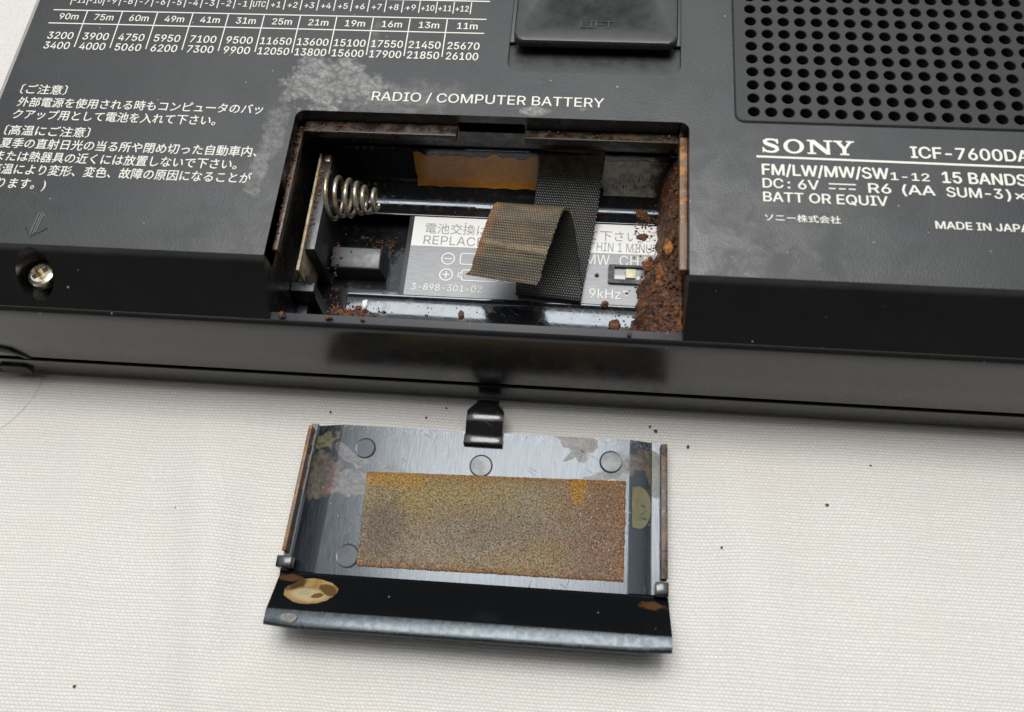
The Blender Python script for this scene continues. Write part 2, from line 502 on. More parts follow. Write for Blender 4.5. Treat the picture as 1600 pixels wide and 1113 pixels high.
def mat_oldlabel():
    n = NT('dirty_paper_label', rough=0.4)
    v = n.vm('MULTIPLY', n.pos, (2.6, 2.2, 2.2))
    a = n.noise(0.8, 5, 0.6)
    c = n.mix(n.ramp(a, 0.4, 0.62), (0.60, 0.59, 0.54), (0.36, 0.35, 0.31))
    x = n.sep(n.pos)[0]
    c = n.mix(n.ramp(n.math('ADD', x, n.mul(a, 3)), -12.2, -10.0), c, (0.03, 0.017, 0.01))
    return n.out(c)


def mat_steel():
    n = NT('tarnished_spring_steel', rough=0.3, metallic=0.75)
    a = n.noise(0.9, 5, 0.65)
    c = n.mix(n.ramp(a, 0.45, 0.62), (0.62, 0.59, 0.50), (0.30, 0.22, 0.12))
    x = n.sep(n.pos)[0]
    c = n.mix(n.mul(n.ramp(n.math('ADD', x, n.mul(a, 4)), -58.5, -62), 0.8), c, (0.42, 0.20, 0.06))
    return n.out(c, n.ramp(a, 0.4, 0.65, 0.22, 0.5), n.bump(a, 0.06, 0.5))


def mat_screw():
    n = NT('brassy_screw_steel', rough=0.25, metallic=1.0)
    a = n.noise(1.3, 4, 0.6)
    c = n.mix(n.ramp(a, 0.4, 0.65), (0.70, 0.65, 0.53), (0.42, 0.36, 0.24))
    return n.out(c, n.ramp(a, 0.4, 0.65, 0.24, 0.42), n.bump(a, 0.03, 0.4))


M = dict(case=mat_case(), well=mat_gloss('well_plastic', (0.010, 0.0105, 0.012), 0.07, 0.15, dirt=0.3, wear=0.35), inner=mat_gloss('inner_plastic', (0.012, 0.012, 0.0125), 0.22, 0.4, dirt=0.5),
         wall=mat_gloss('wall_plastic', (0.009, 0.009, 0.0092), 0.22, 0.28, ior=1.58, wear=0.12), block=mat_gloss('grey_black_plastic', (0.032, 0.034, 0.038), 0.34, 0.48),
         stand=plain('stand_plastic', (0.032, 0.0335, 0.034), 0.38, 0, 0.2, 0.5, 0.015), hole=plain('speaker_dark', (0.004, 0.004, 0.004), 0.8),
         grille=plain('grille_plastic', (0.019, 0.0195, 0.0195), 0.40, 0, 0.2, 2.5, 0.03),
         foot=plain('rubber', (0.008, 0.008, 0.008), 0.6), printw=mat_print(), greyprint=plain('grey_ink', (0.27, 0.27, 0.265), 0.5),
         rail=mat_stained('stained_rail', (0.10, 0.066, 0.05), (0.03, 0.016, 0.010), 0.15, 0.3, 0.5),
         orail=mat_stained('orange_rail', (0.22, 0.15, 0.105), (0.15, 0.07, 0.03), 0.8, 0.4),
         ledge=mat_stained('stained_ledge', (0.055, 0.042, 0.036), (0.018, 0.013, 0.011), 0.06, 0.3, 0.3),
         amber=mat_stained('amber_ledge', (0.045, 0.036, 0.018), (0.012, 0.009, 0.006), 0.05, 0.42, 0.1),
         tape=mat_film('orange_tape', ((0.46, 0.17, 0.02), (0.60, 0.25, 0.03), (0.52, 0.21, 0.027)), 0.5),
         band=mat_band(), label=mat_label(), old=mat_oldlabel(), ink=plain('black_ink', (0.02, 0.02, 0.02), 0.5),
         steel=mat_steel(), screw=mat_screw(), cream=mat_stained('corroded_plate', (0.50, 0.46, 0.34), (0.25, 0.2, 0.11), 0.3, 0.4),
         strap=mat_strap(), rust=mat_rust('rust_crust'), rustdark=mat_rust('dark_rust', 1.4, 0.15, 0.1), rustflake=mat_rust('rust_flake_crust', 1.5, 0.3, 0.4),
         orange=mat_rust('orange_rust', 1.3, 0.1, 1.6), knob=plain('cream_plastic', (0.60, 0.57, 0.36), 0.4), white=plain('pale_metal', (0.55, 0.53, 0.50), 0.3),
         cover=mat_cover(), lip=mat_lip(), pad=mat_pad(), disc=mat_gloss('moulded_disc', (0.034, 0.042, 0.054), 0.22, 0.34, ior=1.5),
         olive=mat_film('olive_film', ((0.17, 0.155, 0.085), (0.125, 0.115, 0.06), (0.15, 0.14, 0.075)), 0.4, 0.35),
         oval=mat_oval(),
         pale=mat_film('pale_film', ((0.17, 0.17, 0.145), (0.11, 0.11, 0.10), (0.2, 0.19, 0.15)), 1.4, 0.5),
         clip=mat_gloss('clip_plastic', (0.011, 0.011, 0.012), 0.12, 0.26), cloth=mat_cloth(), hair=plain('hair', (0.36, 0.28, 0.21), 0.4),
         greenpcb=plain('green_board', (0.01, 0.09, 0.05), 0.4), chip=plain('white_chip', (0.75, 0.74, 0.72), 0.4))


# ------------------------------------------------------------------ mesh helpers (all coordinates in millimetres)
class Thing:
    def __init__(s, name, loc, label, cat, group=None):
        o = bpy.data.objects.new(name, None)
        o.empty_display_size = 0.005
        COL.objects.link(o)
        o.location = Vector(loc) * MM
        o['label'] = label
        o['category'] = cat
        if group:
            o['group'] = group
        s.o = o
        s.loc = Vector(loc)


class MB:
    """collects verts / faces in world millimetres"""
    def __init__(s):
        s.v = []
        s.f = []
        s.uv = None

    def add(s, vs, fs):
        k = len(s.v)
        s.v += [tuple(a) for a in vs]
        s.f += [tuple(i + k for i in f) for f in fs]
        return s

    def grid(s, rows, close_u=False, close_v=False):
        nu = len(rows)
        nv = len(rows[0])
        fs = []
        for i in range(nu - (0 if close_u else 1)):
            for j in range(nv - (0 if close_v else 1)):
                a, b = i, (i + 1) % nu
                c, d = j, (j + 1) % nv
                fs.append((a * nv + c, b * nv + c, b * nv + d, a * nv + d))
        return s.add([p for r in rows for p in r], fs)

    def box(s, x0, x1, y0, y1, z0, z1):
        vs = [(x, y, z) for z in (z0, z1) for y in (y0, y1) for x in (x0, x1)]
        return s.add(vs, [(0, 2, 3, 1), (4, 5, 7, 6), (0, 1, 5, 4), (2, 6, 7, 3), (0, 4, 6, 2), (1, 3, 7, 5)])

    def prism(s, poly, axis, a0, a1):
        """poly of 2-D points extruded along axis ('x': poly = (y,z); 'z': poly = (x,y))"""
        n = len(poly)
        mk = (lambda p, a: (a, p[0], p[1])) if axis == 'x' else (lambda p, a: (p[0], p[1], a))
        vs = [mk(p, a0) for p in poly] + [mk(p, a1) for p in poly]
        fs = [(i, (i + 1) % n, n + (i + 1) % n, n + i) for i in range(n)]
        tri = geometry.tessellate_polygon([[Vector((p[0], p[1], 0)) for p in poly]])
        fs += [tuple(t) for t in tri] + [tuple(n + i for i in t[::-1]) for t in tri]
        return s.add(vs, fs)

    def fill(s, loops, fn=lambda p: (p[0], p[1], 0)):
        flat = [p for l in loops for p in l]
        tri = geometry.tessellate_polygon([[Vector((p[0], p[1], 0)) for p in l] for l in loops])
        return s.add([fn(p) for p in flat], [tuple(t) for t in tri])

    def tube(s, path, r, n=8):
        rows = []
        P = [Vector(p) for p in path]
        up = Vector((0.3, 0.2, 1)).normalized()
        for i, p in enumerate(P):
            t = (P[min(i + 1, len(P) - 1)] - P[max(i - 1, 0)]).normalized()
            a = t.cross(up)
            if a.length < 1e-6:
                a = t.cross(Vector((1, 0, 0)))
            a.normalize()
            b = a.cross(t)
            up = b
            rr = r[i] if isinstance(r, (list, tuple)) else r
            rows.append([p + (a * math.cos(k * 2 * math.pi / n) + b * math.sin(k * 2 * math.pi / n)) * rr for k in range(n)])
        return s.grid(rows, close_v=True)

    def build(s, name, mat, parent=None, smooth=False, bevel=0.0, seg=2, props=None, angle=40):
        """parent is a Thing, or (Thing, mesh object) for a sub-part"""
        th, po = (None, None)
        if isinstance(parent, Thing):
            th, po = parent, parent.o
        elif parent is not None:
            th, po = parent
        L = th.loc if th else Vector((0, 0, 0))
        me = bpy.data.meshes.new(name)
        me.from_pydata([((x - L.x) * MM, (y - L.y) * MM, (z - L.z) * MM) for x, y, z in s.v], [], s.f)
        bm = bmesh.new()
        bm.from_mesh(me)
        bmesh.ops.remove_doubles(bm, verts=bm.verts, dist=1e-8)
        bmesh.ops.recalc_face_normals(bm, faces=bm.faces)
        if bevel:
            es = [e for e in bm.edges if len(e.link_faces) == 2 and e.calc_face_angle(0) > R(30)]
            bmesh.ops.bevel(bm, geom=es, offset=bevel * MM, segments=seg, affect='EDGES', profile=0.5, clamp_overlap=True)
        if smooth or bevel:
            for f in bm.faces:
                f.smooth = True
            for e in bm.edges:
                if len(e.link_faces) == 2 and e.calc_face_angle(0) > R(angle):
                    e.smooth = False
        bm.to_mesh(me)
        bm.free()
        me.materials.append(mat)
        o = bpy.data.objects.new(name, me)
        COL.objects.link(o)
        if po is not None:
            o.parent = po
        for k, v in (props or {}).items():
            o[k] = v
        return o


def rrect(x0, x1, y0, y1, r, n=6, corners=(1, 1, 1, 1)):
    """counter-clockwise rounded rectangle; corners order: bl, br, tr, tl"""
    out = []
    for (cx, cy, a0, k) in ((x0 + r, y0 + r, 180, 0), (x1 - r, y0 + r, 270, 1), (x1 - r, y1 - r, 0, 2), (x0 + r, y1 - r, 90, 3)):
        if corners[k]:
            out += [(cx + r * math.cos(R(a0 + 90 * i / n)), cy + r * math.sin(R(a0 + 90 * i / n))) for i in range(n + 1)]
        else:
            out.append(((x0, y0), (x1, y0), (x1, y1), (x0, y1))[k])
    return out


def circle(cx, cy, r, n=24, ry=None):
    ry = r if ry is None else ry
    return [(cx + r * math.cos(2 * math.pi * i / n), cy + ry * math.sin(2 * math.pi * i / n)) for i in range(n)]


try:
    FONT = bpy.data.fonts.load(bpy.utils.system_resource('DATAFILES', path='fonts') + '/Inter.woff2')
except Exception:
    FONT = None


def glyphs(body, res=3):
    """outline of a line of lettering, filled by winding number so that overlapping strokes merge"""
    cu = bpy.data.curves.new('lettering', 'FONT')
    cu.body = body
    if FONT and all(ord(ch) < 0x2000 for ch in body):
        cu.font = FONT
    cu.size = 1.0
    cu.resolution_u = res
    cu.fill_mode = 'NONE'
    o = bpy.data.objects.new('lettering', cu)
    COL.objects.link(o)
    bpy.context.view_layer.update()
    dg = bpy.context.evaluated_depsgraph_get()
    me = bpy.data.meshes.new_from_object(o.evaluated_get(dg))
    co = [(v.co.x, v.co.y) for v in me.vertices]
    ed = [tuple(e.vertices) for e in me.edges]
    for d, f in ((bpy.data.objects, o), (bpy.data.curves, cu), (bpy.data.meshes, me)):
        d.remove(f)
    if not co:
        return [], []
    par = list(range(len(co)))

    def root(a):
        while par[a] != a:
            par[a] = par[par[a]]
            a = par[a]
        return a
    for a, b in ed:
        par[root(a)] = root(b)
    loops = {}
    for a in range(len(co)):
        loops.setdefault(root(a), []).append(a)
    seg = [(l[k], l[(k + 1) % len(l)]) for l in loops.values() if len(l) > 2 for k in range(len(l))]
    r = geometry.delaunay_2d_cdt([Vector(c) for c in co], seg, [], 0, 1e-7)
    vs, fs = r[0], r[2]
    V = np.array([tuple(v) for v in vs])
    F = np.array([tuple(f) for f in fs])
    c = V[F].mean(1)
    A = np.array([co[a] for a, b in seg])
    B = np.array([co[b] for a, b in seg])
    w = np.zeros(len(c))
    for (x0, y0), (x1, y1) in zip(A, B):
        if y0 == y1:
            continue
        up = (y0 <= c[:, 1]) & (c[:, 1] < y1)
        dn = (y1 <= c[:, 1]) & (c[:, 1] < y0)
        xx = x0 + (c[:, 1] - y0) / (y1 - y0) * (x1 - x0)
        w += (up & (xx > c[:, 0])) * 1 - (dn & (xx > c[:, 0])) * 1
    F = F[w != 0]
    used = np.unique(F)
    m = {int(a): k for k, a in enumerate(used)}
    return [tuple(V[a]) for a in used], [tuple(m[int(q)] for q in f) for f in F]


CAP = max(v[1] for v in glyphs('H')[0])
CJK = 0.78                                                       # height of a full-width sign in em, less its overhang


def text(mb, body, x0, y, h, x1=None, z=28.03, bold=0.012, zscale=0.0):
    """letters of cap height h with the baseline at y, from x0 to x1; bold overprints the letters a hair to each side, as thick ink"""
    vs, fs = glyphs(body)
    if not vs:
        return mb
    k = h / (CAP if all(ord(ch) < 0x2000 for ch in body) else CJK)
    lo = min(v[0] for v in vs)
    hi = max(v[0] for v in vs)
    kx = (x1 - x0) / (hi - lo) if x1 is not None else k
    d = max(0.0, bold) * h * 1.6
    for n_, (dx, dy) in enumerate([(0, 0), (-d, 0), (d, 0), (0, d * 0.7), (0, -d * 0.7)] if d else [(0, 0)]):
        P = [(x0 + (v[0] - lo) * kx + dx, y + v[1] * k + dy) for v in vs]
        zt = z + zscale * 0.5 + 0.007 * n_
        mb.add([(*p, zt) for p in P], fs)
        if zscale:
            e = {}
            for f in fs:
                for a, b in zip(f, f[1:] + f[:1]):
                    e[(a, b)] = 1
            rim = [(a, b) for a, b in e if (b, a) not in e]
            mb.add([(*p, zt) for p in P] + [(*p, z - 0.05) for p in P], [(a, b, b + len(P), a + len(P)) for a, b in rim])
    return mb


def strip(mb, x0, y0, x1, y1, w, z):
    d = Vector((x1 - x0, y1 - y0)).normalized()
    a = Vector((-d.y, d.x)) * w / 2
    mb.add([(x0 + a.x, y0 + a.y, z), (x0 - a.x, y0 - a.y, z), (x1 - a.x, y1 - a.y, z), (x1 + a.x, y1 + a.y, z)], [(0, 1, 2, 3)])
    return mb


def outline(mb, poly, w, z):
    n = len(poly)
    P = [Vector(p) for p in poly]
    A, B = [], []
    for i in range(n):
        t = (P[(i + 1) % n] - P[i - 1]).normalized()
        q = Vector((-t.y, t.x)) * w / 2
        A.append((*(P[i] + q), z))
        B.append((*(P[i] - q), z))
    return mb.grid([A, B], close_v=True)


# ------------------------------------------------------------------ the cloth
def cloth_h(x, y):
    far = max(0.0, min(1.0, (-38 - y) / 14))                     # flat where the radio presses on it
    lay = max(0.0, min(1.0, max(abs(x + 36) - 29, -72 - y) / 8))   # and under the cover
    big = 1.5 * mn.noise(Vector((x * 0.016, y * 0.011, 1.3))) + 0.5 * mn.noise(Vector((x * 0.045, y * 0.028, 7.1)))
    fold = 2.4 * (0.8 * math.exp(-((x + 76 + 0.22 * (y + 60)) / 5.0) ** 2) + 0.55 * math.exp(-((x - 4 + 0.15 * (y + 60)) / 6.0) ** 2)
            + 0.5 * math.exp(-((x - 24 + 0.3 * (y + 60)) / 7.0) ** 2) + 0.4 * math.exp(-((x + 98 - 0.1 * (y + 60)) / 6.0) ** 2))
    rel = 0.12 * mn.noise(Vector((x * 0.12, y * 0.09, 3.0)))
    return (big * 0.9 + fold + 0.6) * far * lay + rel - 0.35


def axis_steps(lo, hi, a, b, fine, coarse):
    r, x = [], lo
    while x < hi:
        r.append(x)
        x += fine if a <= x < b else coarse
    return r + [hi]


mb = MB()
xs = axis_steps(-420, 420, -170, 110, 1.5, 12)
ys = axis_steps(-300, 420, -115, 60, 1.5, 12)
mb.grid([[(x, y, cloth_h(x, y)) for x in xs] for y in ys])
mb.build('tablecloth', M['cloth'], smooth=True, angle=180, props={'kind': 'structure', 'label': 'white woven cotton cloth that the radio and its cover lie on'})

# ------------------------------------------------------------------ the radio
RAD = Thing('portable_radio', (-18, 25, 0), 'black portable radio lying face down on the white cloth with its battery compartment open', 'radio')
X0, X1, Y0, Y1, ZT = -111.2, 76.0, -26.35, 88.0, 28.0          # flat back
OX0, OX1, OYB = -65.6, -8.9, -2.05                              # battery opening
YL, ZL = -32.9, 21.4                                            # foot of the front chamfer
rc = 1.3
notch = ([(OX0, Y0), (OX0, OYB - rc)] + [(OX0 + rc - rc * math.cos(R(a)), OYB - rc + rc * math.sin(R(a))) for a in range(15, 90, 15)] + [(OX0 + rc, OYB)] +
         [(OX1 - rc, OYB)] + [(OX1 - rc + rc * math.sin(R(a)), OYB - rc + rc * math.cos(R(a))) for a in range(15, 90, 15)] + [(OX1, OYB - rc), (OX1, Y0)])
STX0, STX1, STY0, STY1 = -35.5, -10.1, 6.25, 60.0
GX0, GX1, GY0, GY1 = -2.6, 63.0, -1.75, 54.0
mb = MB()
top_outer = [(X0, Y0)] + notch + [(X1, Y0), (X1, Y1), (X0, Y1)]
rec = rrect(STX0, STX1, STY0, STY1, 1.9)
gr = rrect(GX0 + 0.5, GX1 - 0.5, GY0 + 0.5, GY1 - 0.5, 0.7)
mb.fill([top_outer, rec[::-1], gr[::-1]], lambda p: (p[0], p[1], ZT))
slope = (ZL - ZT + 0.3) / (YL - Y0 + 0.3)


def chz(y):                                                     # height on the front chamfer plane
    return ZT - 0.28 + (y - (Y0 - 0.32)) * (ZL - (ZT - 0.28)) / (YL - (Y0 - 0.32))


fil = [(0.0, 0.0), (0.13, -0.03), (0.24, -0.12), (0.32, -0.28)]
outm = Y0 - YL
# rounded break and chamfer: left part (with the screw bore), right part, and the three far sides
for (xa, xb, ml, mr) in ((X0, OX0, 1, 0), (OX1, X1, 0, 1)):
    rows = [[(xa - ml * o_, Y0 - o_, ZT + dz) for (o_, dz) in fil], [(xb + mr * o_, Y0 - o_, ZT + dz) for (o_, dz) in fil]]
    mb.grid(rows)
BCX, BCY, BR = -98.9, -29.45, 2.7
bore = circle(BCX, BCY, BR, 36)
pl = [(X0 - 0.32, Y0 - 0.32), (OX0, Y0 - 0.32), (OX0, YL), (X0 - outm, YL)]
mb.fill([pl, bore[::-1]], lambda p: (p[0], p[1], chz(p[1])))
mb.fill([[(OX1, Y0 - 0.32), (X1 + 0.32, Y0 - 0.32), (X1 + outm, YL), (OX1, YL)]], lambda p: (p[0], p[1], chz(p[1])))
side = fil + [(outm, ZL - ZT)]
for (a, b) in (((X0, Y0), (X0, Y1)), ((X0, Y1), (X1, Y1)), ((X1, Y1), (X1, Y0))):
    def pt(c, o_, dz):
        return (c[0] + (o_ if c[0] == X1 else -o_), c[1] + (o_ if c[1] == Y1 else -o_), ZT + dz)
    mb.grid([[pt(a, *q) for q in side], [pt(b, *q) for q in side]])
mb.build('back_panel', M['case'], RAD, smooth=True, angle=25)
# the bore of the screw
mb = MB()
mb.grid([[(x, y, chz(y)) for x, y in bore], [(x, y, 20.5) for x, y in bore]], close_v=True)
mb.fill([bore], lambda p: (p[0], p[1], 20.5))
mb.build('screw_bore', M['inner'], RAD, smooth=True)
# side walls under the chamfer
prof = [(6.55, ZL), (6.6, ZL - 0.18), (6.72, ZL - 0.22), (6.92, ZL - 0.35), (7.12, ZL - 0.62), (7.3, ZL - 1.05), (7.42, ZL - 1.6), (7.52, ZL - 2.2), (7.62, ZL - 3.0),
        (8.2, 14.0), (8.92, 8.25), (8.86, 7.95), (8.7, 7.8), (7.6, 7.8)]
low = [(7.6, 6.75), (8.75, 6.75), (8.9, 6.6), (8.93, 6.35), (8.7, 1.6), (8.5, 0.9), (8.0, 0.25), (7.2, -0.1), (3.0, -0.1)]


def ring(o_, z):
    return [(X0 - o_, Y0 - o_, z), (X1 + o_, Y0 - o_, z), (X1 + o_, Y1 + o_, z), (X0 - o_, Y1 + o_, z)]


def long_ring(o_, z):                                           # front edge cut in three so that the wall stays straight under the opening
    r = ring(o_, z)
    return [r[0], (OX0, Y0 - o_, z), (OX1, Y0 - o_, z), r[1], r[2], r[3]]


mb = MB()
mb.grid([long_ring(*q) for q in prof], close_v=True)
mb.build('side_wall', M['wall'], RAD, smooth=True, angle=30)
mb = MB()
mb.grid([long_ring(*q) for q in low], close_v=True)
mb.build('front_shell', M['wall'], RAD, smooth=True, angle=30)
mb = MB()
mb.grid([long_ring(7.7, 8.1), long_ring(7.7, 6.4)], close_v=True)
mb.build('seam_gasket', M['foot'], RAD)
# small things at the near corner: slot beside the seam and a rubber foot
yw = Y0 - 8.95
mb = MB()
mb.prism([(-119, 10.6), (-111.0, 10.6), (-109.6, 10.2), (-108.2, 8.6), (-107.6, 7.7), (-108.6, 7.7), (-109.8, 9.2), (-111.3, 9.9), (-119, 9.9)], 'z', 0, 0.3)
mb.v = [(x, yw + 0.15 - z * 0.9, y) for x, y, z in mb.v]
mb.build('latch_slot', M['foot'], RAD)
mb = MB()
mb.prism(rrect(-115.2, -110.3, 1.9, 4.6, 0.9), 'z', 0, 0.5)
mb.v = [(x, yw + 0.1 - z, y) for x, y, z in mb.v]
mb.build('rubber_foot', M['foot'], RAD, bevel=0.15)

# screw
SXC, SYC, SZ = -98.85, -28.75, 23.55
mb = MB()
cross = []
w, l = 0.36, 1.2
for k in range(4):
    c, s_ = math.cos(k * math.pi / 2 + 0.75), math.sin(k * math.pi / 2 + 0.75)
    for (a, b) in ((l, -w), (l, w), (w * 1.25, w * 1.25)):
        cross.append((SXC + a * c - b * s_, SYC + a * s_ + b * c))
mb.grid([[(x, y, SZ - 1.0) for x, y in circle(SXC, SYC, 1.95, 28)], [(x, y, SZ - 0.1) for x, y in circle(SXC, SYC, 1.95, 28)],
         [(x, y, SZ + 0.18) for x, y in circle(SXC, SYC, 1.8, 28)], [(x, y, SZ + 0.36) for x, y in circle(SXC, SYC, 1.4, 28)]], close_v=True)
mb.fill([circle(SXC, SYC, 1.4, 28), cross[::-1]], lambda p: (p[0], p[1], SZ + 0.36))
n = len(cross)
cin = [(SXC + (x - SXC) * 0.45, SYC + (y - SYC) * 0.45) for x, y in cross]
mb.grid([[(x, y, SZ + 0.36) for x, y in cross], [(x, y, SZ - 0.75) for x, y in cin]], close_v=True)
mb.fill([cin], lambda p: (p[0], p[1], SZ - 0.75))
mb.build('case_screw', M['screw'], RAD, smooth=True, angle=22)

# engraved arrow by the screw
mb = MB()
for (a, b) in (((-98.9, -21.4), (-99.15, -25.1)), ((-98.2, -21.4), (-98.45, -24.7)), ((-98.5, -21.4), (-98.75, -24.9))):
    mb.tube([(*a, 28.0), (*b, 28.02)], 0.12, 6)
for (a, b) in (((-100.2, -23.9), (-98.9, -25.3)), ((-98.9, -25.3), (-97.0, -23.9)), ((-97.0, -23.9), (-97.3, -23.9))):
    mb.tube([(*a, 28.0), (*b, 28.02)], 0.11, 6)
mb.build('embossed_arrow', M['stand'], RAD, smooth=True)

# speaker grille: a raised plate with real holes
mb = MB()
PIT, HR, NC, NR = 2.4, 0.80, 26, 23
ZG = 28.28
HN = 20
for i in range(NC):
    for j in range(NR):
        cx, cy = i * PIT + 0.03, j * PIT + 0.02
        sq = []
        for k in range(HN):
            a = 2 * math.pi * (k + 0.5) / HN
            c, s_ = math.cos(a), math.sin(a)
            m_ = PIT / 2 / max(abs(c), abs(s_))
            sq.append((cx + c * m_, cy + s_ * m_))
        c4 = [(cx + sx_ * PIT / 2, cy + sy_ * PIT / 2) for sx_, sy_ in ((1, 1), (-1, 1), (-1, -1), (1, -1))]
        k0 = len(mb.v)
        vs = [(x, y, ZG) for x, y in c4]
        for r_, z in ((HR + 0.09, ZG), (HR, ZG - 0.09), (HR - 0.04, ZG - 1.3)):
            vs += [(x, y, z) for x, y in circle(cx, cy, r_, HN)]
        q = HN // 4
        fs = []
        for c in range(4):                                      # corner fan c spans quarter c
            base = 4 + c * q
            for k in range(q):
                fs.append((c, 4 + (c * q + k) % HN, 4 + (c * q + k + 1) % HN))
            fs.append((c, 4 + ((c + 1) * q) % HN, (c + 1) % 4))
        for lv in range(2):
            for k in range(HN):
                a, b = 4 + lv * HN + k, 4 + lv * HN + (k + 1) % HN
                fs.append((a, b, b + HN, a + HN))
        mb.add(vs, fs)
hx0, hx1, hy0, hy1 = -PIT / 2 + 0.03, (NC - 0.5) * PIT + 0.03, -PIT / 2 + 0.02, (NR - 0.5) * PIT + 0.02
edge_hole = [(hx0, hy0)] + [(hx0 + PIT * i, hy0) for i in range(1, NC)] + [(hx1, hy0)] + [(hx1, hy0 + PIT * j) for j in range(1, NR)] + [(hx1, hy1)] \
    + [(hx1 - PIT * i, hy1) for i in range(1, NC)] + [(hx0, hy1)] + [(hx0, hy1 - PIT * j) for j in range(1, NR)]
g0 = rrect(GX0, GX1, GY0, GY1, 1.4)
g1 = rrect(GX0 + 0.22, GX1 - 0.22, GY0 + 0.22, GY1 - 0.22, 1.2)
mb.fill([g1, edge_hole[::-1]], lambda p: (p[0], p[1], ZG))
mb.grid([[(x, y, 27.9) for x, y in g0], [(x, y, 28.12) for x, y in g0], [(x, y, ZG) for x, y in g1]], close_v=True)
mb.build('speaker_grille', M['grille'], RAD, smooth=True, angle=28)
mb = MB()
mb.fill([rrect(GX0 + 0.3, GX1 - 0.3, GY0 + 0.3, GY1 - 0.3, 1)], lambda p: (p[0], p[1], 26.4))
mb.build('speaker_backing', M['hole'], RAD)

# flip-out stand in its recess
mb = MB()
mb.grid([[(x, y, ZT) for x, y in rec], [(x, y, 27.2) for x, y in rec]], close_v=True)
mb.fill([rec], lambda p: (p[0], p[1], 27.2))
mb.build('stand_recess', M['stand'], RAD, smooth=True)
mb = MB()
mb.box(STX0 + 0.05, STX1 - 0.05, 11.85, 12.0, 27.1, 27.24)
mb.box(STX0 + 0.02, STX0 + 0.8, 12.0, 50, 27.1, 27.9)
mb.box(STX1 - 0.8, STX1 - 0.02, 12.0, 50, 27.1, 27.9)
mb.build('stand_guide', M['stand'], RAD, bevel=0.05)
pz = 30.0
outer = rrect(-34.75, -10.75, 10.35, 58, 1.5)
disc = circle(-22.6, 22.0, 6.9, 40)
mb = MB()
o1 = rrect(-34.75, -10.75, 10.35, 58, 1.5)
o2 = rrect(-34.55, -10.95, 10.55, 57.8, 1.35)
o3 = rrect(-34.2, -11.3, 10.9, 57.5, 1.1)
mb.grid([[(x, y, 28.75) for x, y in o1], [(x, y, pz - 0.35) for x, y in o1], [(x, y, pz - 0.08) for x, y in o2], [(x, y, pz) for x, y in o3]], close_v=True)
mb.fill([o3, disc[::-1]], lambda p: (p[0], p[1], pz))
d2 = circle(-22.6, 22.0, 6.75, 40)
mb.grid([[(x, y, pz) for x, y in disc], [(x, y, pz - 0.12) for x, y in d2]], close_v=True)
mb.fill([d2], lambda p: (p[0], p[1], pz - 0.12))
mb.fill([o1], lambda p: (p[0], p[1], 28.75))
stand = mb.build('stand', M['stand'], RAD, smooth=True, angle=40)
mb = MB()
mb.box(-30, -15, 40, 58, 27.2, 28.8)
mb.build('stand_hinge', M['stand'], RAD)
mb = MB()
text(mb, 'LIFT', -25.1, 13.0, 1.35, -20.3, z=pz, bold=0.0, zscale=0.22)
mb.build('embossed_word', M['stand'], (RAD, stand))

# ---- printing on the back
mb = MB()
CX0, CSP = -108.5, 5.738
strip(mb, -108.4, 16.1, -39.4, 16.2, 0.20, 28.03)
strip(mb, -108.4, 13.35, -39.5, 13.4, 0.20, 28.03)
for k in range(1, 12):
    x = CX0 + CSP * k
    strip(mb, x, 16.0, x, 13.5, 0.17, 28.03)
    strip(mb, x, 13.25, x, 8.6, 0.17, 28.03)
bands = (('90m', '3200', '3400'), ('75m', '3900', '4000'), ('60m', '4750', '5060'), ('49m', '5950', '6200'), ('41m', '7100', '7300'), ('31m', '9500', '9900'),
         ('25m', '11650', '12050'), ('21m', '13600', '13800'), ('19m', '15100', '15600'), ('16m', '17550', '17900'), ('13m', '21450', '21850'), ('11m', '25670', '26100'))
for k, (a, b, c) in enumerate(bands):
    cx = CX0 + CSP * (k + 0.5) + (0.2 if k < 11 else 0.35)
    text(mb, a, cx - 1.55, 14.15, 1.22, cx + 1.55, bold=0.014)
    w = 2.05 if len(b) == 4 else 2.4
    text(mb, b, cx - 0.2 - w, 10.15, 1.36, cx - 0.2 + w, bold=0.014)
    text(mb, c, cx - 0.2 - w, 8.15, 1.36, cx - 0.2 + w, bold=0.014)
mb.build('band_table', M['printw'], RAD)
mb = MB()
strip(mb, -110, 19.75, -39.2, 19.85, 0.22, 28.03)
offs = [str(k) for k in range(-11, 0)] + ['UTC'] + ['+%d' % k for k in range(1, 13)]
ux0, ux1 = -106.0, -42.0
us = (ux1 - ux0) / 24
for k in range(25):
    strip(mb, ux0 + us * k, 19.6, ux0 + us * k, 17.2, 0.15, 28.03)
for k, t in enumerate(offs):
    w = {2: 0.75, 3: 1.0}[len(t)]
    cx = ux0 + us * (k + 0.5)
    text(mb, t, cx - w, 17.65, 1.15, cx + w, bold=0.012)
mb.build('time_table', M['printw'], RAD)
mb = MB()
text(mb, 'RADIO / COMPUTER BATTERY', -54.8, 0.1, 1.62, -21.0, bold=0.006)
mb.build('battery_lettering', M['printw'], RAD)
mb = MB()
jh = 1.52
for body, x0, x1, y in (('〔ご注意〕', -108.6, -101.4, -0.55), ('外部電源を使用される時もコンピュータのバッ', -108.3, -70.6, -2.95), ('クアップ用として電池を入れて下さい。', -108.3, -77.2, -5.25),
                        ('〔高温にご注意〕', -108.6, -95.6, -8.2), ('夏季の直射日光の当る所や閉め切った自動車内、', -108.5, -69.9, -10.5),
                        ('または熱器具の近くには放置しないで下さい。', -108.5, -72.4, -12.8), ('高温により変形、変色、故障の原因になることが', -108.5, -69.9, -15.05),
                        ('あります。)', -108.6, -99.4, -17.45)):
    text(mb, body, x0, y, jh, x1, bold=0.010)
mb.build('caution_text', M['printw'], RAD)
mb = MB()
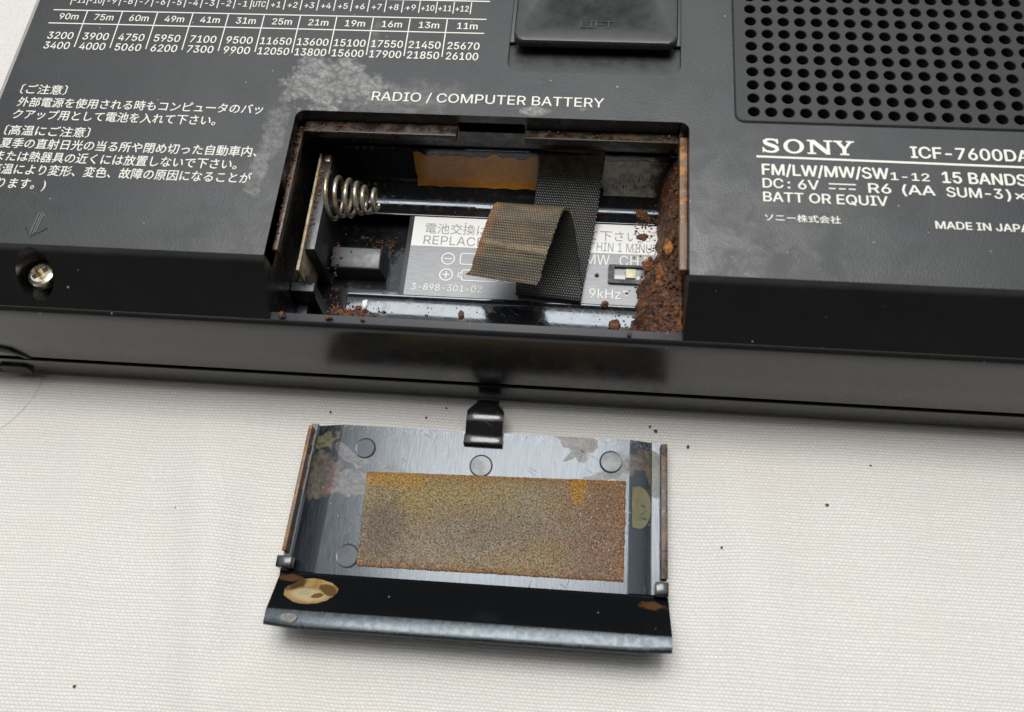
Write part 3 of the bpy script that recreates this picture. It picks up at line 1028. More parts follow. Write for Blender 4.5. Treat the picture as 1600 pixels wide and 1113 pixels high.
text(mb, 'ICF-7600DA', 20.9, -6.8, 1.85, 36.4, bold=0.022)
text(mb, 'FM/LW/MW/SW', 0.9, -10.45, 1.75, 17.6, bold=0.022)
text(mb, '1-12', 17.9, -10.55, 1.2, 22.9, bold=0.02)
text(mb, '15 BANDS', 24.6, -10.7, 1.75, 35.4, bold=0.024)
text(mb, 'DC', 0.9, -12.55, 1.5, 3.6, bold=0.018)
text(mb, ':', 4.2, -12.55, 1.5, 4.5, bold=0.018)
text(mb, '6V', 5.6, -12.6, 1.5, 8.3, bold=0.018)
strip(mb, 9.6, -11.55, 13.2, -11.55, 0.2, 28.03)
for k in range(3):
    strip(mb, 9.6 + k * 1.3, -12.3, 10.5 + k * 1.3, -12.3, 0.2, 28.03)
text(mb, 'R6', 14.8, -12.75, 1.5, 17.7, bold=0.018)
text(mb, '(AA', 19.2, -12.8, 1.5, 23.4, bold=0.018)
text(mb, 'SUM-3', 24.9, -12.9, 1.5, 32.0, bold=0.018)
text(mb, ')×4', 32.5, -13.0, 1.5, 36.6, bold=0.018)
text(mb, 'BATT OR EQUIV', 0.9, -14.75, 1.5, 17.1, bold=0.018)
text(mb, 'ソニー株式会社', 1.0, -17.75, 0.98, 10.8, bold=0.014)
text(mb, 'MADE IN JAPAN', 22.9, -17.95, 1.12, 35.8, bold=0.022)
strip(mb, 0.2, -7.45, 40, -7.75, 0.34, 28.03)
mb.build('rating_text', M['printw'], RAD)
# maker's name in wide slab letters
mb = MB()
LX, LY, LH, LW = 1.0, -6.75, 2.4, 12.45


def sl(pts, dz=0.0, holes=()):
    mb.fill([pts, *holes], lambda p: (LX + p[0] * LW, LY + p[1] * LH, 28.03 + dz))


cl = [(0.172, 0.70), (0.168, 0.80), (0.140, 0.915), (0.097, 0.945), (0.055, 0.915), (0.030, 0.80), (0.040, 0.67), (0.075, 0.575), (0.12, 0.485), (0.158, 0.38), (0.166, 0.23), (0.140, 0.095),
      (0.095, 0.055), (0.050, 0.085), (0.022, 0.19), (0.016, 0.30)]
wd = [0.10, 0.14, 0.15, 0.13, 0.17, 0.23, 0.25, 0.25, 0.25, 0.25, 0.23, 0.17, 0.13, 0.15, 0.14, 0.10]
P = [Vector((x * LW, y * LH)) for x, y in cl]
A, B = [], []
for i, p in enumerate(P):
    t = (P[min(i + 1, len(P) - 1)] - P[max(i - 1, 0)]).normalized()
    q = Vector((-t.y, t.x)) * wd[i] * LH * 0.5
    A.append((LX + p.x + q.x, LY + p.y + q.y, 28.03))
    B.append((LX + p.x - q.x, LY + p.y - q.y, 28.03))
mb.grid([A, B])
sl([(0.158, 0.64), (0.176, 0.64), (0.176, 0.99), (0.160, 0.99)], 0.004)
sl([(0.006, 0.01), (0.022, 0.01), (0.022, 0.37), (0.004, 0.37)], 0.004)
sl(circle(0.345, 0.5, 0.112, 36, 0.51), 0, [circle(0.345, 0.5, 0.066, 36, 0.385)[::-1]])
sl([(0.49, 0), (0.585, 0), (0.585, 0.11), (0.556, 0.11), (0.556, 0.70), (0.695, 0), (0.735, 0), (0.735, 0.89), (0.765, 0.89), (0.765, 1), (0.672, 1), (0.672, 0.89), (0.702, 0.89), (0.702, 0.34),
    (0.575, 1), (0.49, 1), (0.49, 0.89), (0.522, 0.89), (0.522, 0.11), (0.49, 0.11)])
sl([(0.84, 0), (0.94, 0), (0.94, 0.11), (0.912, 0.11), (0.912, 0.42), (0.972, 0.89), (1.0, 0.89), (1.0, 1), (0.915, 1), (0.915, 0.89), (0.937, 0.89), (0.897, 0.55), (0.850, 0.89),
    (0.874, 0.89), (0.874, 1), (0.775, 1), (0.775, 0.89), (0.802, 0.89), (0.868, 0.42), (0.868, 0.11), (0.84, 0.11)])
mb.build('maker_lettering', M['printw'], RAD)

# ---- battery compartment
mb = MB()
wz = 9.0
deep = []
for (x, y) in notch[1:-1]:
    deep.append((x, y))
half = len(deep) // 2
for seg_ in ([(OX0, Y0)] + deep[:half], deep[half:] + [(OX1, Y0)]):
    mb.grid([[(x, y, z) for x, y in seg_] for z in (ZT, 20.6, wz)])
bx0, bx1 = deep[half - 1][0], deep[half][0]
slot = [(-42.0, 24.3), (-32.2, 24.3), (-32.2, 26.45), (-42.0, 26.45)]
mb.fill([[(bx0, wz), (bx1, wz), (bx1, ZT), (bx0, ZT)], slot[::-1]], lambda p: (p[0], OYB, p[1]))
mb.grid([[(x, OYB, z) for x, z in slot], [(x, OYB + 3.5, z) for x, z in slot]], close_v=True)
mb.fill([slot], lambda p: (p[0], OYB + 3.5, p[1]))
for x in (OX0, OX1):
    mb.add([(x, Y0, ZT), (x, Y0 - 0.24, ZT - 0.12), (x, Y0 - 0.32, ZT - 0.28), (x, YL, ZL), (x, YL, wz), (x, Y0, wz)], [(0, 1, 2, 3, 4, 5)])
mb.build('compartment_wall', M['inner'], RAD, smooth=True, angle=30)
# front sill
mb = MB()
mb.prism([(YL - 0.02, ZL), (YL - 0.06, ZL - 0.12), (-31.75, ZL - 0.05), (-31.7, ZL - 0.3), (-31.75, 15), (YL + 0.1, 15)], 'x', OX0 + 0.02, OX1 - 0.02)
mb.build('front_sill', M['block'], RAD, bevel=0.08)
rear = [(-2.06, 20.55), (-2.35, 20.5), (-2.5, 20.25), (-2.75, 18.2), (-3.1, 16.2), (-3.6, 14.4), (-4.3, 13.2), (-5.2, 12.4), (-6.1, 11.9), (-7.0, 11.66), (-7.7, 11.68), (-8.2, 11.86), (-8.5, 12.04), (-8.75, 12.12), (-9.0, 12.1), (-9.15, 12.0)]
front = [(-23.3, 12.0), (-23.5, 11.97), (-23.75, 11.86), (-24.1, 11.74), (-24.8, 11.58), (-25.6, 11.46), (-26.5, 11.40), (-27.5, 11.45), (-28.4, 11.68), (-29.3, 12.2), (-30.1, 13.1), (-30.8, 14.5), (-31.3, 16.4), (-31.62, 18.6), (-31.72, 21.0)]


def smooth_prof(p, k=3):
    out = []
    for i in range(len(p) - 1):
        p0, p1, p2, p3 = p[max(i - 1, 0)], p[i], p[i + 1], p[min(i + 2, len(p) - 1)]
        for j in range(k):
            t = j / k
            out.append(tuple(0.5 * (2 * p1[a] + (p2[a] - p0[a]) * t + (2 * p0[a] - 5 * p1[a] + 4 * p2[a] - p3[a]) * t * t + (3 * p1[a] - p0[a] - 3 * p2[a] + p3[a]) * t ** 3) for a in (0, 1)))
    return out + [p[-1]]


for nm, pr, xa in (('rear_cradle', rear, -62.6), ('front_cradle', front, -58.2)):
    mb = MB()
    sp = smooth_prof(pr)
    mb.grid([[(x, y, z) for y, z in sp] for x in (xa, -40, -20, OX1 - 0.02)])
    mb.grid([[(xa, y, z) for y, z in sp], [(xa, y, 9.0) for y, z in sp]])
    mb.build(nm, M['well'], RAD, smooth=True, angle=45)
mb = MB()
mb.box(-50.4, OX1 - 0.02, -23.3, -9.15, 9.0, 12.0)
mb.build('label_platform', M['block'], RAD, bevel=0.05)
mb = MB()
mb.add([(OX0, -32, 9.1), (OX1, -32, 9.1), (OX1, -2, 9.1), (OX0, -2, 9.1)], [(0, 1, 2, 3)])
mb.build('compartment_floor', M['well'], RAD)
# boss and posts at the left end
mb = MB()
b0 = [(-61.6, -19.5), (-53.3, -19.5), (-53.3, -15.4), (-61.6, -15.4)]
b1 = [(-61.5, -19.3), (-53.8, -19.4), (-53.8, -15.9), (-61.5, -15.9)]
bz = lambda y: 13.15 + (y + 15.9) * 0.15
mb.grid([[(x, y, 9.1) for x, y in b0], [(x, y, bz(y)) for x, y in b1]], close_v=True)
mb.fill([b1], lambda p: (p[0], p[1], bz(p[1])))
mb.build('moulded_boss', M['block'], RAD, bevel=0.25, seg=3)
mb = MB()
mb.box(-53.0, -50.4, -23.3, -22.6, 9.0, 12.0)
mb.box(-58.2, -50.4, -23.3, -22.8, 9.0, 11.9)
mb.build('recess_rim', M['block'], RAD, bevel=0.1)
mb = MB()
mb.box(-65.55, -63.9, -23.0, -17.0, 9.0, 14.2)
mb.build('end_post', M['block'], RAD, bevel=0.15)
mb = MB()
mb.box(-65.55, -62.0, -25.7, -24.2, 9.0, 16.4)
mb.build('end_bar', M['block'], RAD, bevel=0.15)
mb = MB()
mb.box(-65.55, -63.9, -28.6, -25.75, 9.0, 12.2)
mb.build('end_step', M['block'], RAD, bevel=0.15)
mb = MB()
rib = [(-63.3, -23.8, 17.5), (-62.6, -25.0, 16.0), (-61.7, -26.6, 14.0), (-60.6, -28.4, 12.0), (-59.3, -30.3, 10.5)]
for p, q in zip(rib, rib[1:]):
    mb.add([p, q, (q[0] + 0.45, q[1] + 0.2, q[2]), (p[0] + 0.45, p[1] + 0.2, p[2]), (p[0], p[1], 9), (q[0], q[1], 9), (q[0] + 0.45, q[1] + 0.2, 9), (p[0] + 0.45, p[1] + 0.2, 9)],
           [(0, 1, 2, 3), (0, 4, 5, 1), (3, 2, 6, 7)])
mb.build('curved_rib', M['block'], RAD, smooth=True)
mb = MB()
mb.box(-60.2, -58.3, -30.2, -28.6, 9.0, 9.35)
mb.build('circuit_board', M['greenpcb'], RAD)
# spring plate and spring
mb = MB()
mb.box(-63.25, -61.8, -20.6, -4.0, 9.0, 19.9)
mb.build('partition', M['block'], RAD, bevel=0.12)
mb = MB()
pts = [(-63.75, -3.9), (-63.4, -3.9), (-63.3, -24.4), (-63.75, -24.4)]
mb.prism(pts, 'z', 12, 20.4)
mb.build('contact_plate', M['cream'], RAD, bevel=0.08)
mb = MB()
mb.box(-62.9, -62.0, -5.3, -4.0, 17.0, 20.3)
mb.build('plate_tab', M['steel'], RAD, bevel=0.1)
path, rad = [], []
NT_ = 5.7
for i in range(int(NT_ * 28) + 1):
    a = i / 28
    t = a / NT_
    rr = (3.4 * (1 - t) ** 0.9 + 1.25 * t) * (1 + 0.05 * math.sin(a * 2.7 + 1))
    x = -62.0 + 7.6 * (t ** 0.92) + 0.16 * math.sin(a * 4.1)
    ang = 2 * math.pi * a + 0.6
    cy, cz = -9.9 - 0.1 * t, 17.7 - 0.6 * t
    path.append((x + 0.12 * math.cos(ang), cy + rr * math.cos(ang), cz + rr * math.sin(ang)))
mb = MB()
mb.tube(path, 0.345, 10)
mb.build('contact_spring', M['steel'], RAD, smooth=True, angle=80)
# rails at the two ends and catch ledges at the back
mb = MB()
rows = []
mb.box(-65.58, -64.85, -24.3, -3.2, 24.6, 25.75)
mb.build('end_rail', M['rail'], RAD, bevel=0.12)
mb = MB()
mb.box(-10.0, OX1 - 0.02, -24.8, -3.2, 24.6, 26.2)
mb.build('end_rail', M['orail'], RAD, bevel=0.15)
mb = MB()
mb.prism([(-4.25, 24.7), (OYB - 0.02, 24.7), (OYB - 0.02, 25.75), (-4.1, 26.05), (-4.25, 25.95)], 'x', -64.7, -42.1)
mb.build('catch_ledge', M['ledge'], RAD, bevel=0.12)
mb = MB()
mb.prism([(-4.25, 24.7), (OYB - 0.02, 24.7), (OYB - 0.02, 25.2), (-4.1, 26.1), (-4.25, 26.0)], 'x', -32.1, -10.2)
mb.build('catch_ledge', M['amber'], RAD, bevel=0.12)


def on_rear(y):                                                 # height of the rear cradle at y
    sp = smooth_prof(rear)
    for (a, za), (b, zb) in zip(sp, sp[1:]):
        if b <= y <= a:
            return za + (zb - za) * (y - a) / (b - a)
    return sp[-1][1]


def rear_patch(x0, x1, ya, yb, rag=0.25, lift=0.04, seed=0, nx=60):
    m_ = MB()
    rows = []
    for i in range(nx + 1):
        x = x0 + (x1 - x0) * i / nx
        e = min(i, nx - i)
        j0 = rag * mn.noise(Vector((x * 0.5, seed, 0)))
        j1 = rag * mn.noise(Vector((x * 0.6, seed + 5, 0)))
        row = []
        for k in range(13):
            y = ya + j0 + (yb + j1 - ya - j0) * k / 12
            row.append((x + (0.4 * mn.noise(Vector((seed, y * 1.5, 3))) if e == 0 else 0), y - lift, on_rear(y) + lift * 0.6))
        rows.append(row)
    return m_.grid(rows)


rear_patch(-49.6, -30.4, -2.62, -4.2, 0.12).build('orange_tape', M['tape'], RAD, smooth=True)
rear_patch(-20.2, -10.6, -2.6, -4.5, 0.1, seed=9).build('paper_label', M['old'], RAD, smooth=True)
mb = MB()
rnd = random.Random(4)
for k in range(16):
    x = -19.4 + 0.52 * k
    if x > -11.8:
        break
    y = -2.95 - 0.25 * (k % 3)
    for q in range(rnd.randint(1, 3)):
        xa, ya = x + rnd.uniform(-.15, .15), y - rnd.uniform(0, .35)
        xb, yb = xa + rnd.uniform(-.3, .3), ya - rnd.uniform(0.05, .3)
        mb.add([(xa, ya - 0.09, on_rear(ya) + 0.06), (xa + .12, ya - 0.09, on_rear(ya) + 0.06), (xb + .12, yb - 0.09, on_rear(yb) + 0.06), (xb, yb - 0.09, on_rear(yb) + 0.06)], [(0, 1, 2, 3)])
mb.build('faded_print', M['ink'], RAD)

# silver instruction label with its print and slide switch
ZB = 12.08
mb = MB()
mb.box(-49.65, -9.6, -23.2, -9.2, 12.0, ZB)
lab = mb.build('battery_label', M['label'], RAD)
SUB = (RAD, lab)
mb = MB()
mb.add([(-49.6, -14.55, ZB + .02), (-9.7, -14.4, ZB + .02), (-9.7, -9.25, ZB + .02), (-49.6, -9.25, ZB + .02)], [(0, 1, 2, 3)])
mb.build('label_band', M['band'], SUB)
mb = MB()
ZI = ZB + 0.045
text(mb, '電池交換は1分以内で行なって下さい。', -47.7, -12.1, 1.62, -13.7, z=ZI, bold=0)
text(mb, 'REPLACE', -47.7, -14.2, 1.55, -38.3, z=ZI, bold=0)
text(mb, 'BATTERIES', -37.2, -14.2, 1.55, -26.6, z=ZI, bold=0)
text(mb, 'WIT', -25.4, -14.2, 1.55, -21.2, z=ZI, bold=0)
text(mb, 'HIN 1 MINUTE', -20.8, -14.1, 1.55, -10.6, z=ZI, bold=0)
mb.build('grey_print', M['greyprint'], SUB)
mb = MB()
text(mb, '3-898-301-02', -48.6, -22.3, 1.15, -37.8, z=ZI, bold=0)
text(mb, 'MW', -22.4, -16.5, 1.75, -18.75, z=ZI, bold=0)
text(mb, 'CH', -17.25, -16.5, 1.75, -14.4, z=ZI, bold=0)
text(mb, 'SPACE', -13.6, -16.5, 1.75, -8.0 - 2.0, z=ZI, bold=0)
text(mb, '9kHz', -21.6, -22.2, 1.55, -16.9, z=ZI, bold=0)
strip(mb, -16.6, -20.9, -16.0, -20.9, 0.22, ZI)
strip(mb, -16.0, -20.8, -16.0, -21.7, 0.22, ZI + .005)
for cy in (-16.65, -19.45):
    outline(mb, circle(-43.5, cy, 0.98, 32), 0.2, ZI)
    strip(mb, -44.1, cy, -42.9, cy, 0.2, ZI)
strip(mb, -43.5, -18.85, -43.5, -20.05, 0.2, ZI + 0.005)
outline(mb, rrect(-41.6, -35.4, -17.5, -15.6, 0.35, 4), 0.18, ZI)
outline(mb, rrect(-41.1, -35.5, -20.3, -18.5, 0.35, 4), 0.18, ZI)
outline(mb, rrect(-41.65, -41.2, -19.75, -19.05, 0.15, 3), 0.16, ZI)
outline(mb, rrect(-34.4, -28.6, -20.3, -18.5, 0.35, 4), 0.18, ZI)
outline(mb, rrect(-34.4, -28.6, -17.5, -15.6, 0.35, 4), 0.18, ZI)
mb.build('white_print', M['printw'], SUB)
mb = MB()
fo = rrect(-18.9, -11.6, -19.75, -16.6, 0.3, 3)
fi = rrect(-18.0, -12.3, -19.1, -16.95, 0.15, 3)
mb.fill([fo, fi[::-1]], lambda p: (p[0], p[1], ZB + 0.55))
mb.grid([[(x, y, ZB) for x, y in fo], [(x, y, ZB + 0.55) for x, y in fo]], close_v=True)
mb.grid([[(x, y, ZB - 0.6) for x, y in fi], [(x, y, ZB + 0.55) for x, y in fi]], close_v=True)
sw = mb.build('slide_switch', M['clip'], RAD)
mb = MB()
mb.add([(-18.05, -19.15, ZB + 0.06), (-12.25, -19.15, ZB + 0.06), (-12.25, -18.2, ZB + 0.06), (-18.05, -18.2, ZB + 0.06)], [(0, 1, 2, 3)])
mb.add([(-18.05, -18.15, ZB + 0.05), (-12.25, -18.15, ZB + 0.05), (-12.25, -16.9, ZB + 0.05), (-18.05, -16.9, ZB + 0.05)], [])
mb.build('switch_plate', M['white'], (RAD, sw))
mb = MB()
mb.box(-16.3, -14.75, -18.85, -17.3, ZB + 0.08, ZB + 0.62)
mb.build('switch_knob', M['knob'], (RAD, sw), bevel=0.12)

# corroded contact on the right wall
mb = MB()


def rust_h(x, y):
    u = OX1 - 0.05 - x                                          # distance from the right wall
    lowp = 1 / (1 + math.exp((y + 17.8) / 0.7))
    wid = 2.7 + 0.7 * mn.noise(Vector((0, y * 0.5, 2))) + (2.9 + 0.7 * mn.noise(Vector((3, y * 0.4, 1)))) * lowp
    hgt = 22.3 + 0.8 * mn.noise(Vector((1, y * 0.35, 4))) - 1.6 * lowp
    t = max(0.0, min(1.0, u / max(wid, 0.4)))
    z = 11.4 + (hgt - 11.4) * max(0.0, 1 - t ** 2.2) ** 0.8
    a = mn.fractal(Vector((x * 0.55, y * 0.55, 0.3)), 0.8, 2.1, 4) * 0.75
    b = abs(mn.noise(Vector((x * 1.9, y * 1.9, 9)))) * 0.9 + mn.noise(Vector((x * 4.2, y * 4.2, 2))) * 0.34
    return z + (a + b) * (0.35 + 0.65 * min(1, u))


rows = []
yy = -31.9
while yy < -3.6:
    rows.append([(OX1 - 0.06 - 6.3 * i / 56 + (0.15 * mn.noise(Vector((i * 0.4, yy, 5)))), yy, rust_h(OX1 - 0.06 - 6.3 * i / 56, yy)) for i in range(57)])
    yy += 0.13
mb.grid(rows)
mb.v = [(x, y, max(z, 10.6)) for x, y, z in mb.v]
mb.build('corroded_contact', M['rust'], RAD, smooth=True, angle=180, props={'label': 'crumbling rust covered contact'})


def nugget(mb_, c, r, seed, sub=2, flat=0.8):
    bm = bmesh.new()
    bmesh.ops.create_icosphere(bm, subdivisions=sub, radius=1.0)
    vs = []
    for v in bm.verts:
        p = v.co
        k = 1 + 0.55 * mn.noise(p * 1.3 + Vector((seed, seed * 2.3, 0))) + 0.3 * mn.noise(p * 3.1 + Vector((0, seed, seed)))
        vs.append((c[0] + p.x * k * r[0], c[1] + p.y * k * r[1], c[2] + p.z * k * r[2]))
    fs = [tuple(v.index for v in f.verts) for f in bm.faces]
    bm.free()
    mb_.add(vs, fs)
    return mb_


mb = MB()
nugget(mb, (-10.7, -17.9, 20.0), (1.0, 1.6, 0.9), 3.1, 3)
nugget(mb, (-13.0, -17.6, 14.3), (0.9, 1.2, 0.7), 5.1, 3)
nugget(mb, (-13.6, -27.6, 12.4), (0.6, 0.9, 0.6), 8.1, 3)
nugget(mb, (-12.0, -27.0, 14.4), (0.5, 0.5, 0.5), 9.7, 2)
nugget(mb, (-12.6, -22.3, 15.6), (0.55, 0.6, 0.5), 4.2, 2)
mb.build('orange_crust', M['orange'], RAD, smooth=True, angle=180)

# crumbs too small and too many to count
mb = MB()
rnd = random.Random(11)


def floor_z(x, y):
    if y > -9.1:
        return on_rear(y)
    if y > -23.3:
        return ZB if x > -50.4 else 9.1
    sp = smooth_prof(front)
    for (a, za), (b, zb) in zip(sp, sp[1:]):
        if b <= y <= a:
            return za + (zb - za) * (y - a) / (b - a)
    return 12.0


def sprinkle(n, cx, cy, sx, sy, r0, r1, z=None):
    for k in range(n):
        x, y = rnd.gauss(cx, sx), rnd.gauss(cy, sy)
        if not (-65 < x < -9.5 and -31.5 < y < -2.6):
            continue
        r_ = rnd.uniform(r0, r1)
        zz = (floor_z(x, y) if z is None else z) + r_ * 0.4
        nugget(mb, (x, y, zz), (r_, r_ * rnd.uniform(.7, 1.2), r_ * .7), rnd.uniform(0, 99), 1)


sprinkle(150, -57.0, -26.4, 1.7, 0.45, 0.07, 0.30)
sprinkle(40, -60.5, -25.0, 0.6, 1.4, 0.06, 0.2, 10.5)
sprinkle(40, -57.5, -14.6, 3.0, 1.0, 0.06, 0.25)
sprinkle(26, -60.8, -18.5, 0.7, 2.5, 0.06, 0.28, 12.9)
sprinkle(40, -54.5, -13.0, 1.6, 0.8, 0.08, 0.3)
sprinkle(60, -13.2, -8.0, 0.9, 2.2, 0.05, 0.15)
sprinkle(26, -13.2, -13.5, 0.9, 2.4, 0.04, 0.14)
sprinkle(30, -16, -25.5, 2.5, 1.0, 0.05, 0.2)
sprinkle(60, -38, -25.6, 12, 0.9, 0.04, 0.13)
sprinkle(25, -45, -7, 8, 1.6, 0.04, 0.14)
sprinkle(60, -63.0, -10, 0.25, 4.5, 0.08, 0.28, 19.9)
sprinkle(30, -64.3, -13, 0.4, 6, 0.06, 0.2, 15)
for k in range(34):                                             # crumbs on the rails and ledges
    y = rnd.uniform(-24, -3.5)
    nugget(mb, (rnd.choice((-65.2, -65.5, -9.3)), y, 25.9), (0.16, 0.18, 0.12), rnd.uniform(0, 99), 1)
for k in range(40):
    nugget(mb, (rnd.uniform(-64.5, -55) if k < 20 else rnd.uniform(-30, -10.5), rnd.uniform(-4.3, -2.8), 26.05), (0.16, 0.14, 0.12), rnd.uniform(0, 99), 1)
for k in range(420):
    y = rnd.uniform(-31.5, -4.5)
    x = OX1 - 0.2 - abs(rnd.gauss(0, 1.0)) * (4.2 if y < -18 else 1.9) * 0.7
    r_ = rnd.uniform(0.08, 0.30)
    nugget(mb, (x, y, max(rust_h(x, y), floor_z(x, y)) + r_ * 0.2), (r_, r_ * rnd.uniform(.7, 1.3), r_ * .8), rnd.uniform(0, 99), 1)
mb.build('rust_crumbs', M['rustflake'], None, smooth=True, angle=180, props={'kind': 'stuff', 'label': 'loose rust crumbs scattered through the battery compartment'})

# pull strap: one ribbon folded on the label, looping back over itself
Wd = 9.8


def ribbon():
    # (centre x, y, z, lateral direction angle about z in degrees, roll: drop in z of the right edge)
    K_ = [(-25.2, -1.9, 20.9, -1), (-25.3, -3.1, 18.9, -2), (-25.6, -5.2, 16.6, -2), (-25.9, -8.8, 14.6, -2), (-26.6, -14.0, 13.2, -3), (-27.3, -19.5, 12.7, -4), (-27.6, -22.4, 12.6, -4),
          (-27.65, -22.95, 12.95, -4), (-27.6, -22.5, 13.4, -4), (-27.8, -20.0, 14.4, -4), (-28.4, -17.2, 16.8, -4), (-29.0, -15.2, 19.4, -4), (-29.6, -13.95, 21.6, -4), (-30.2, -13.75, 23.0, -3),
          (-30.8, -14.6, 24.0, -3), (-31.3, -16.3, 24.2, -3), (-31.9, -18.3, 23.6, -4), (-32.5, -20.3, 22.9, -4), (-33.0, -22.2, 22.3, -5), (-33.4, -23.9, 21.7, -6), (-33.75, -25.0, 21.4, -7)]
    out = []
    for i in range(len(K_) - 1):
        p0, p1, p2, p3 = K_[max(i - 1, 0)], K_[i], K_[i + 1], K_[min(i + 2, len(K_) - 1)]
        for j in range(9):
            t = j / 9
            out.append([0.5 * (2 * p1[a] + (p2[a] - p0[a]) * t + (2 * p0[a] - 5 * p1[a] + 4 * p2[a] - p3[a]) * t * t + (3 * p1[a] - p0[a] - 3 * p2[a] + p3[a]) * t ** 3) for a in range(4)])
    out.append(list(K_[-1]))
    return out


rb = ribbon()
NXS = 48
s_acc = 0
rows_t, rows_b, uvs = [], [], []
for i, (cx, cy, cz, an) in enumerate(rb):
    if i:
        s_acc += math.dist(rb[i][:3], rb[i - 1][:3])
    p, q = rb[max(i - 1, 0)], rb[min(i + 1, len(rb) - 1)]
    tg = Vector((q[0] - p[0], q[1] - p[1], q[2] - p[2])).normalized()
    la = Vector((math.cos(R(an)), math.sin(R(an)), 0))
    nr = la.cross(tg).normalized()
    rt, rb_ = [], []
    tend = max(0, (s_acc - 41) / 12)
    for k in range(NXS + 1):
        u = (k / NXS - 0.5)
        e = 0.06 * mn.noise(Vector((s_acc * 3.0, 5 if u > 0 else 9, 0))) + 0.18 * tend * mn.noise(Vector((s_acc * 0.8, 2 if u > 0 else 7, 0)))
        wv = 0.10 * mn.noise(Vector((u * 3, s_acc * 0.25, 1))) + tend * (0.30 * mn.noise(Vector((u * 2.2, s_acc * 0.45, 3))))
        # a crease across the loose end, and its left corner curling up and out
        wv += -0.22 * math.exp(-((s_acc - 47.0 - 1.0 * u) / 0.45) ** 2)
        cur = max(0, s_acc - 51.0) * max(0, -u - 0.15) * 1.2
        pp = Vector((cx, cy, cz)) + la * (u * Wd * (1 + e * 0.3) + e * (0.5 if abs(u) > 0.46 else 0)) + nr * wv + Vector((-cur * 1.0, -0.15 * cur, cur * 0.2))
        rt.append(pp + nr * 0.17)
        rb_.append(pp - nr * 0.17)
        uvs.append((u * Wd + Wd, s_acc))
    rows_t.append(rt)
    rows_b.append(rb_)
nr_, nk = len(rows_t), NXS + 1
vs = [p for r in rows_t for p in r] + [p for r in rows_b for p in r]
fs = []
off = nr_ * nk
for i in range(nr_ - 1):
    for k in range(NXS):
        a = i * nk + k
        fs.append((a, a + 1, a + nk + 1, a + nk))
        fs.append((off + a, off + a + nk, off + a + nk + 1, off + a + 1))
    for k in (0, NXS):
        a = i * nk + k
        fs.append((a, a + nk, off + a + nk, off + a))
for i in (0, nr_ - 1):
    for k in range(NXS):
        a = i * nk + k
        fs.append((a, a + 1, off + a + 1, off + a))
me = bpy.data.meshes.new('pull_strap')
me.from_pydata([((p.x - RAD.loc.x) * MM, (p.y - RAD.loc.y) * MM, (p.z - RAD.loc.z) * MM) for p in vs], [], fs)
uvl = me.uv_layers.new(name='UVMap')
uu = uvs + uvs
for lp in me.loops:
    uvl.data[lp.index].uv = uu[lp.vertex_index]
for p in me.polygons:
    p.use_smooth = True
me.materials.append(M['strap'])
o = bpy.data.objects.new('pull_strap', me)
COL.objects.link(o)
o.parent = RAD.o
o['label'] = 'folded webbing strap with a brown stained loose end'

# ------------------------------------------------------------------ the battery cover
COV = Thing('battery_cover', (-36, -56, 0), 'black battery cover lying inside up on the cloth with a rusty pad glued in it', 'battery cover')
BL, BRt, FL, FR = (-63.3, -41.25), (-8.75, -40.75), (-64.0, -63.9), (-8.45, -63.45)


def cv(u, v, z):                                                # u 0..1 across, v 0 (back) .. 1 (bend)
    x = (BL[0] * (1 - u) + BRt[0] * u) * (1 - v) + (FL[0] * (1 - u) + FR[0] * u) * v
    y = (BL[1] * (1 - u) + BRt[1] * u) * (1 - v) + (FL[1] * (1 - u) + FR[1] * u) * v
    return (x, y, z)


def uo(mm):
    return mm / 54.6


xsec = [(0.0, 2.0), (1.0, 2.0), (1.1, 1.1), (4.9, 2.17), (5.2, 2.2), (30, 2.22), (49.0, 2.2), (49.3, 2.17), (52.3, 1.3), (52.4, 2.0), (54.6, 2.0)]
mb = MB()
rows = []
nv = 8
for j in range(nv + 1):
    v = j / nv
    rows.append([cv(uo(a), v, z) for a, z in xsec])
mb.grid(rows)
bot = [[cv(u, v, 0.35) for u in (0, 1)] for v in (0, 1)]
mb.grid([rows[0], [cv(uo(a), 0, 0.35) for a, z in xsec]])
mb.grid([[r[0] for r in rows], [cv(0, j / nv, 0.35) for j in range(nv + 1)]])
mb.grid([[r[-1] for r in rows], [cv(1, j / nv, 0.35) for j in range(nv + 1)]])
mb.add([cv(0, 0, .35), cv(1, 0, .35), cv(1, 1, .35), cv(0, 1, .35)], [(0, 1, 2, 3)])
mb.build('cover_panel', M['cover'], COV, smooth=True, angle=20)


# lip: rises towards the viewer
def lipx(v, side):
    return (-64.0 + 0.0 * v - 0.9 * (1 - 0) * 0 if side == 0 else -8.45)


lp = [(0.0, 2.2), (0.25, 2.05), (0.7, 2.25), (5.85, 7.0), (5.95, 7.12), (6.2, 7.18), (7.2, 7.33), (7.95, 7.42), (8.2, 7.36), (8.38, 7.15), (8.42, 6.6), (8.3, 5.7), (1.9, 0.15), (1.0, -0.1), (0.0, 0.3)]
mb = MB()
rows = []
for i in range(13):
    u = i / 12
    r_ = []
    for (d, z) in lp:
        x, y, _ = cv(u, 1, 0)
        flare = (0.75 if u < 0.5 else 0.1) * abs(2 * u - 1) * min(1, d / 4)
        rnd_ = 0.35 * max(0, abs(2 * u - 1) - 0.9) / 0.1 if d > 6.5 else 0
        r_.append((x + flare + 1.0 * 0, y - d + 0.12 + rnd_, z - rnd_ * 0.3))
    rows.append(r_)
mb.grid(rows)
for r_, fl in ((rows[0], 1), (rows[-1], 0)):
    k = len(mb.v)
    mb.fill([[(p[1], p[2]) for p in r_]], lambda p, x=r_[5][0]: (x, p[0], p[1]))
mb.build('cover_lip', M['lip'], COV, smooth=True, angle=35)

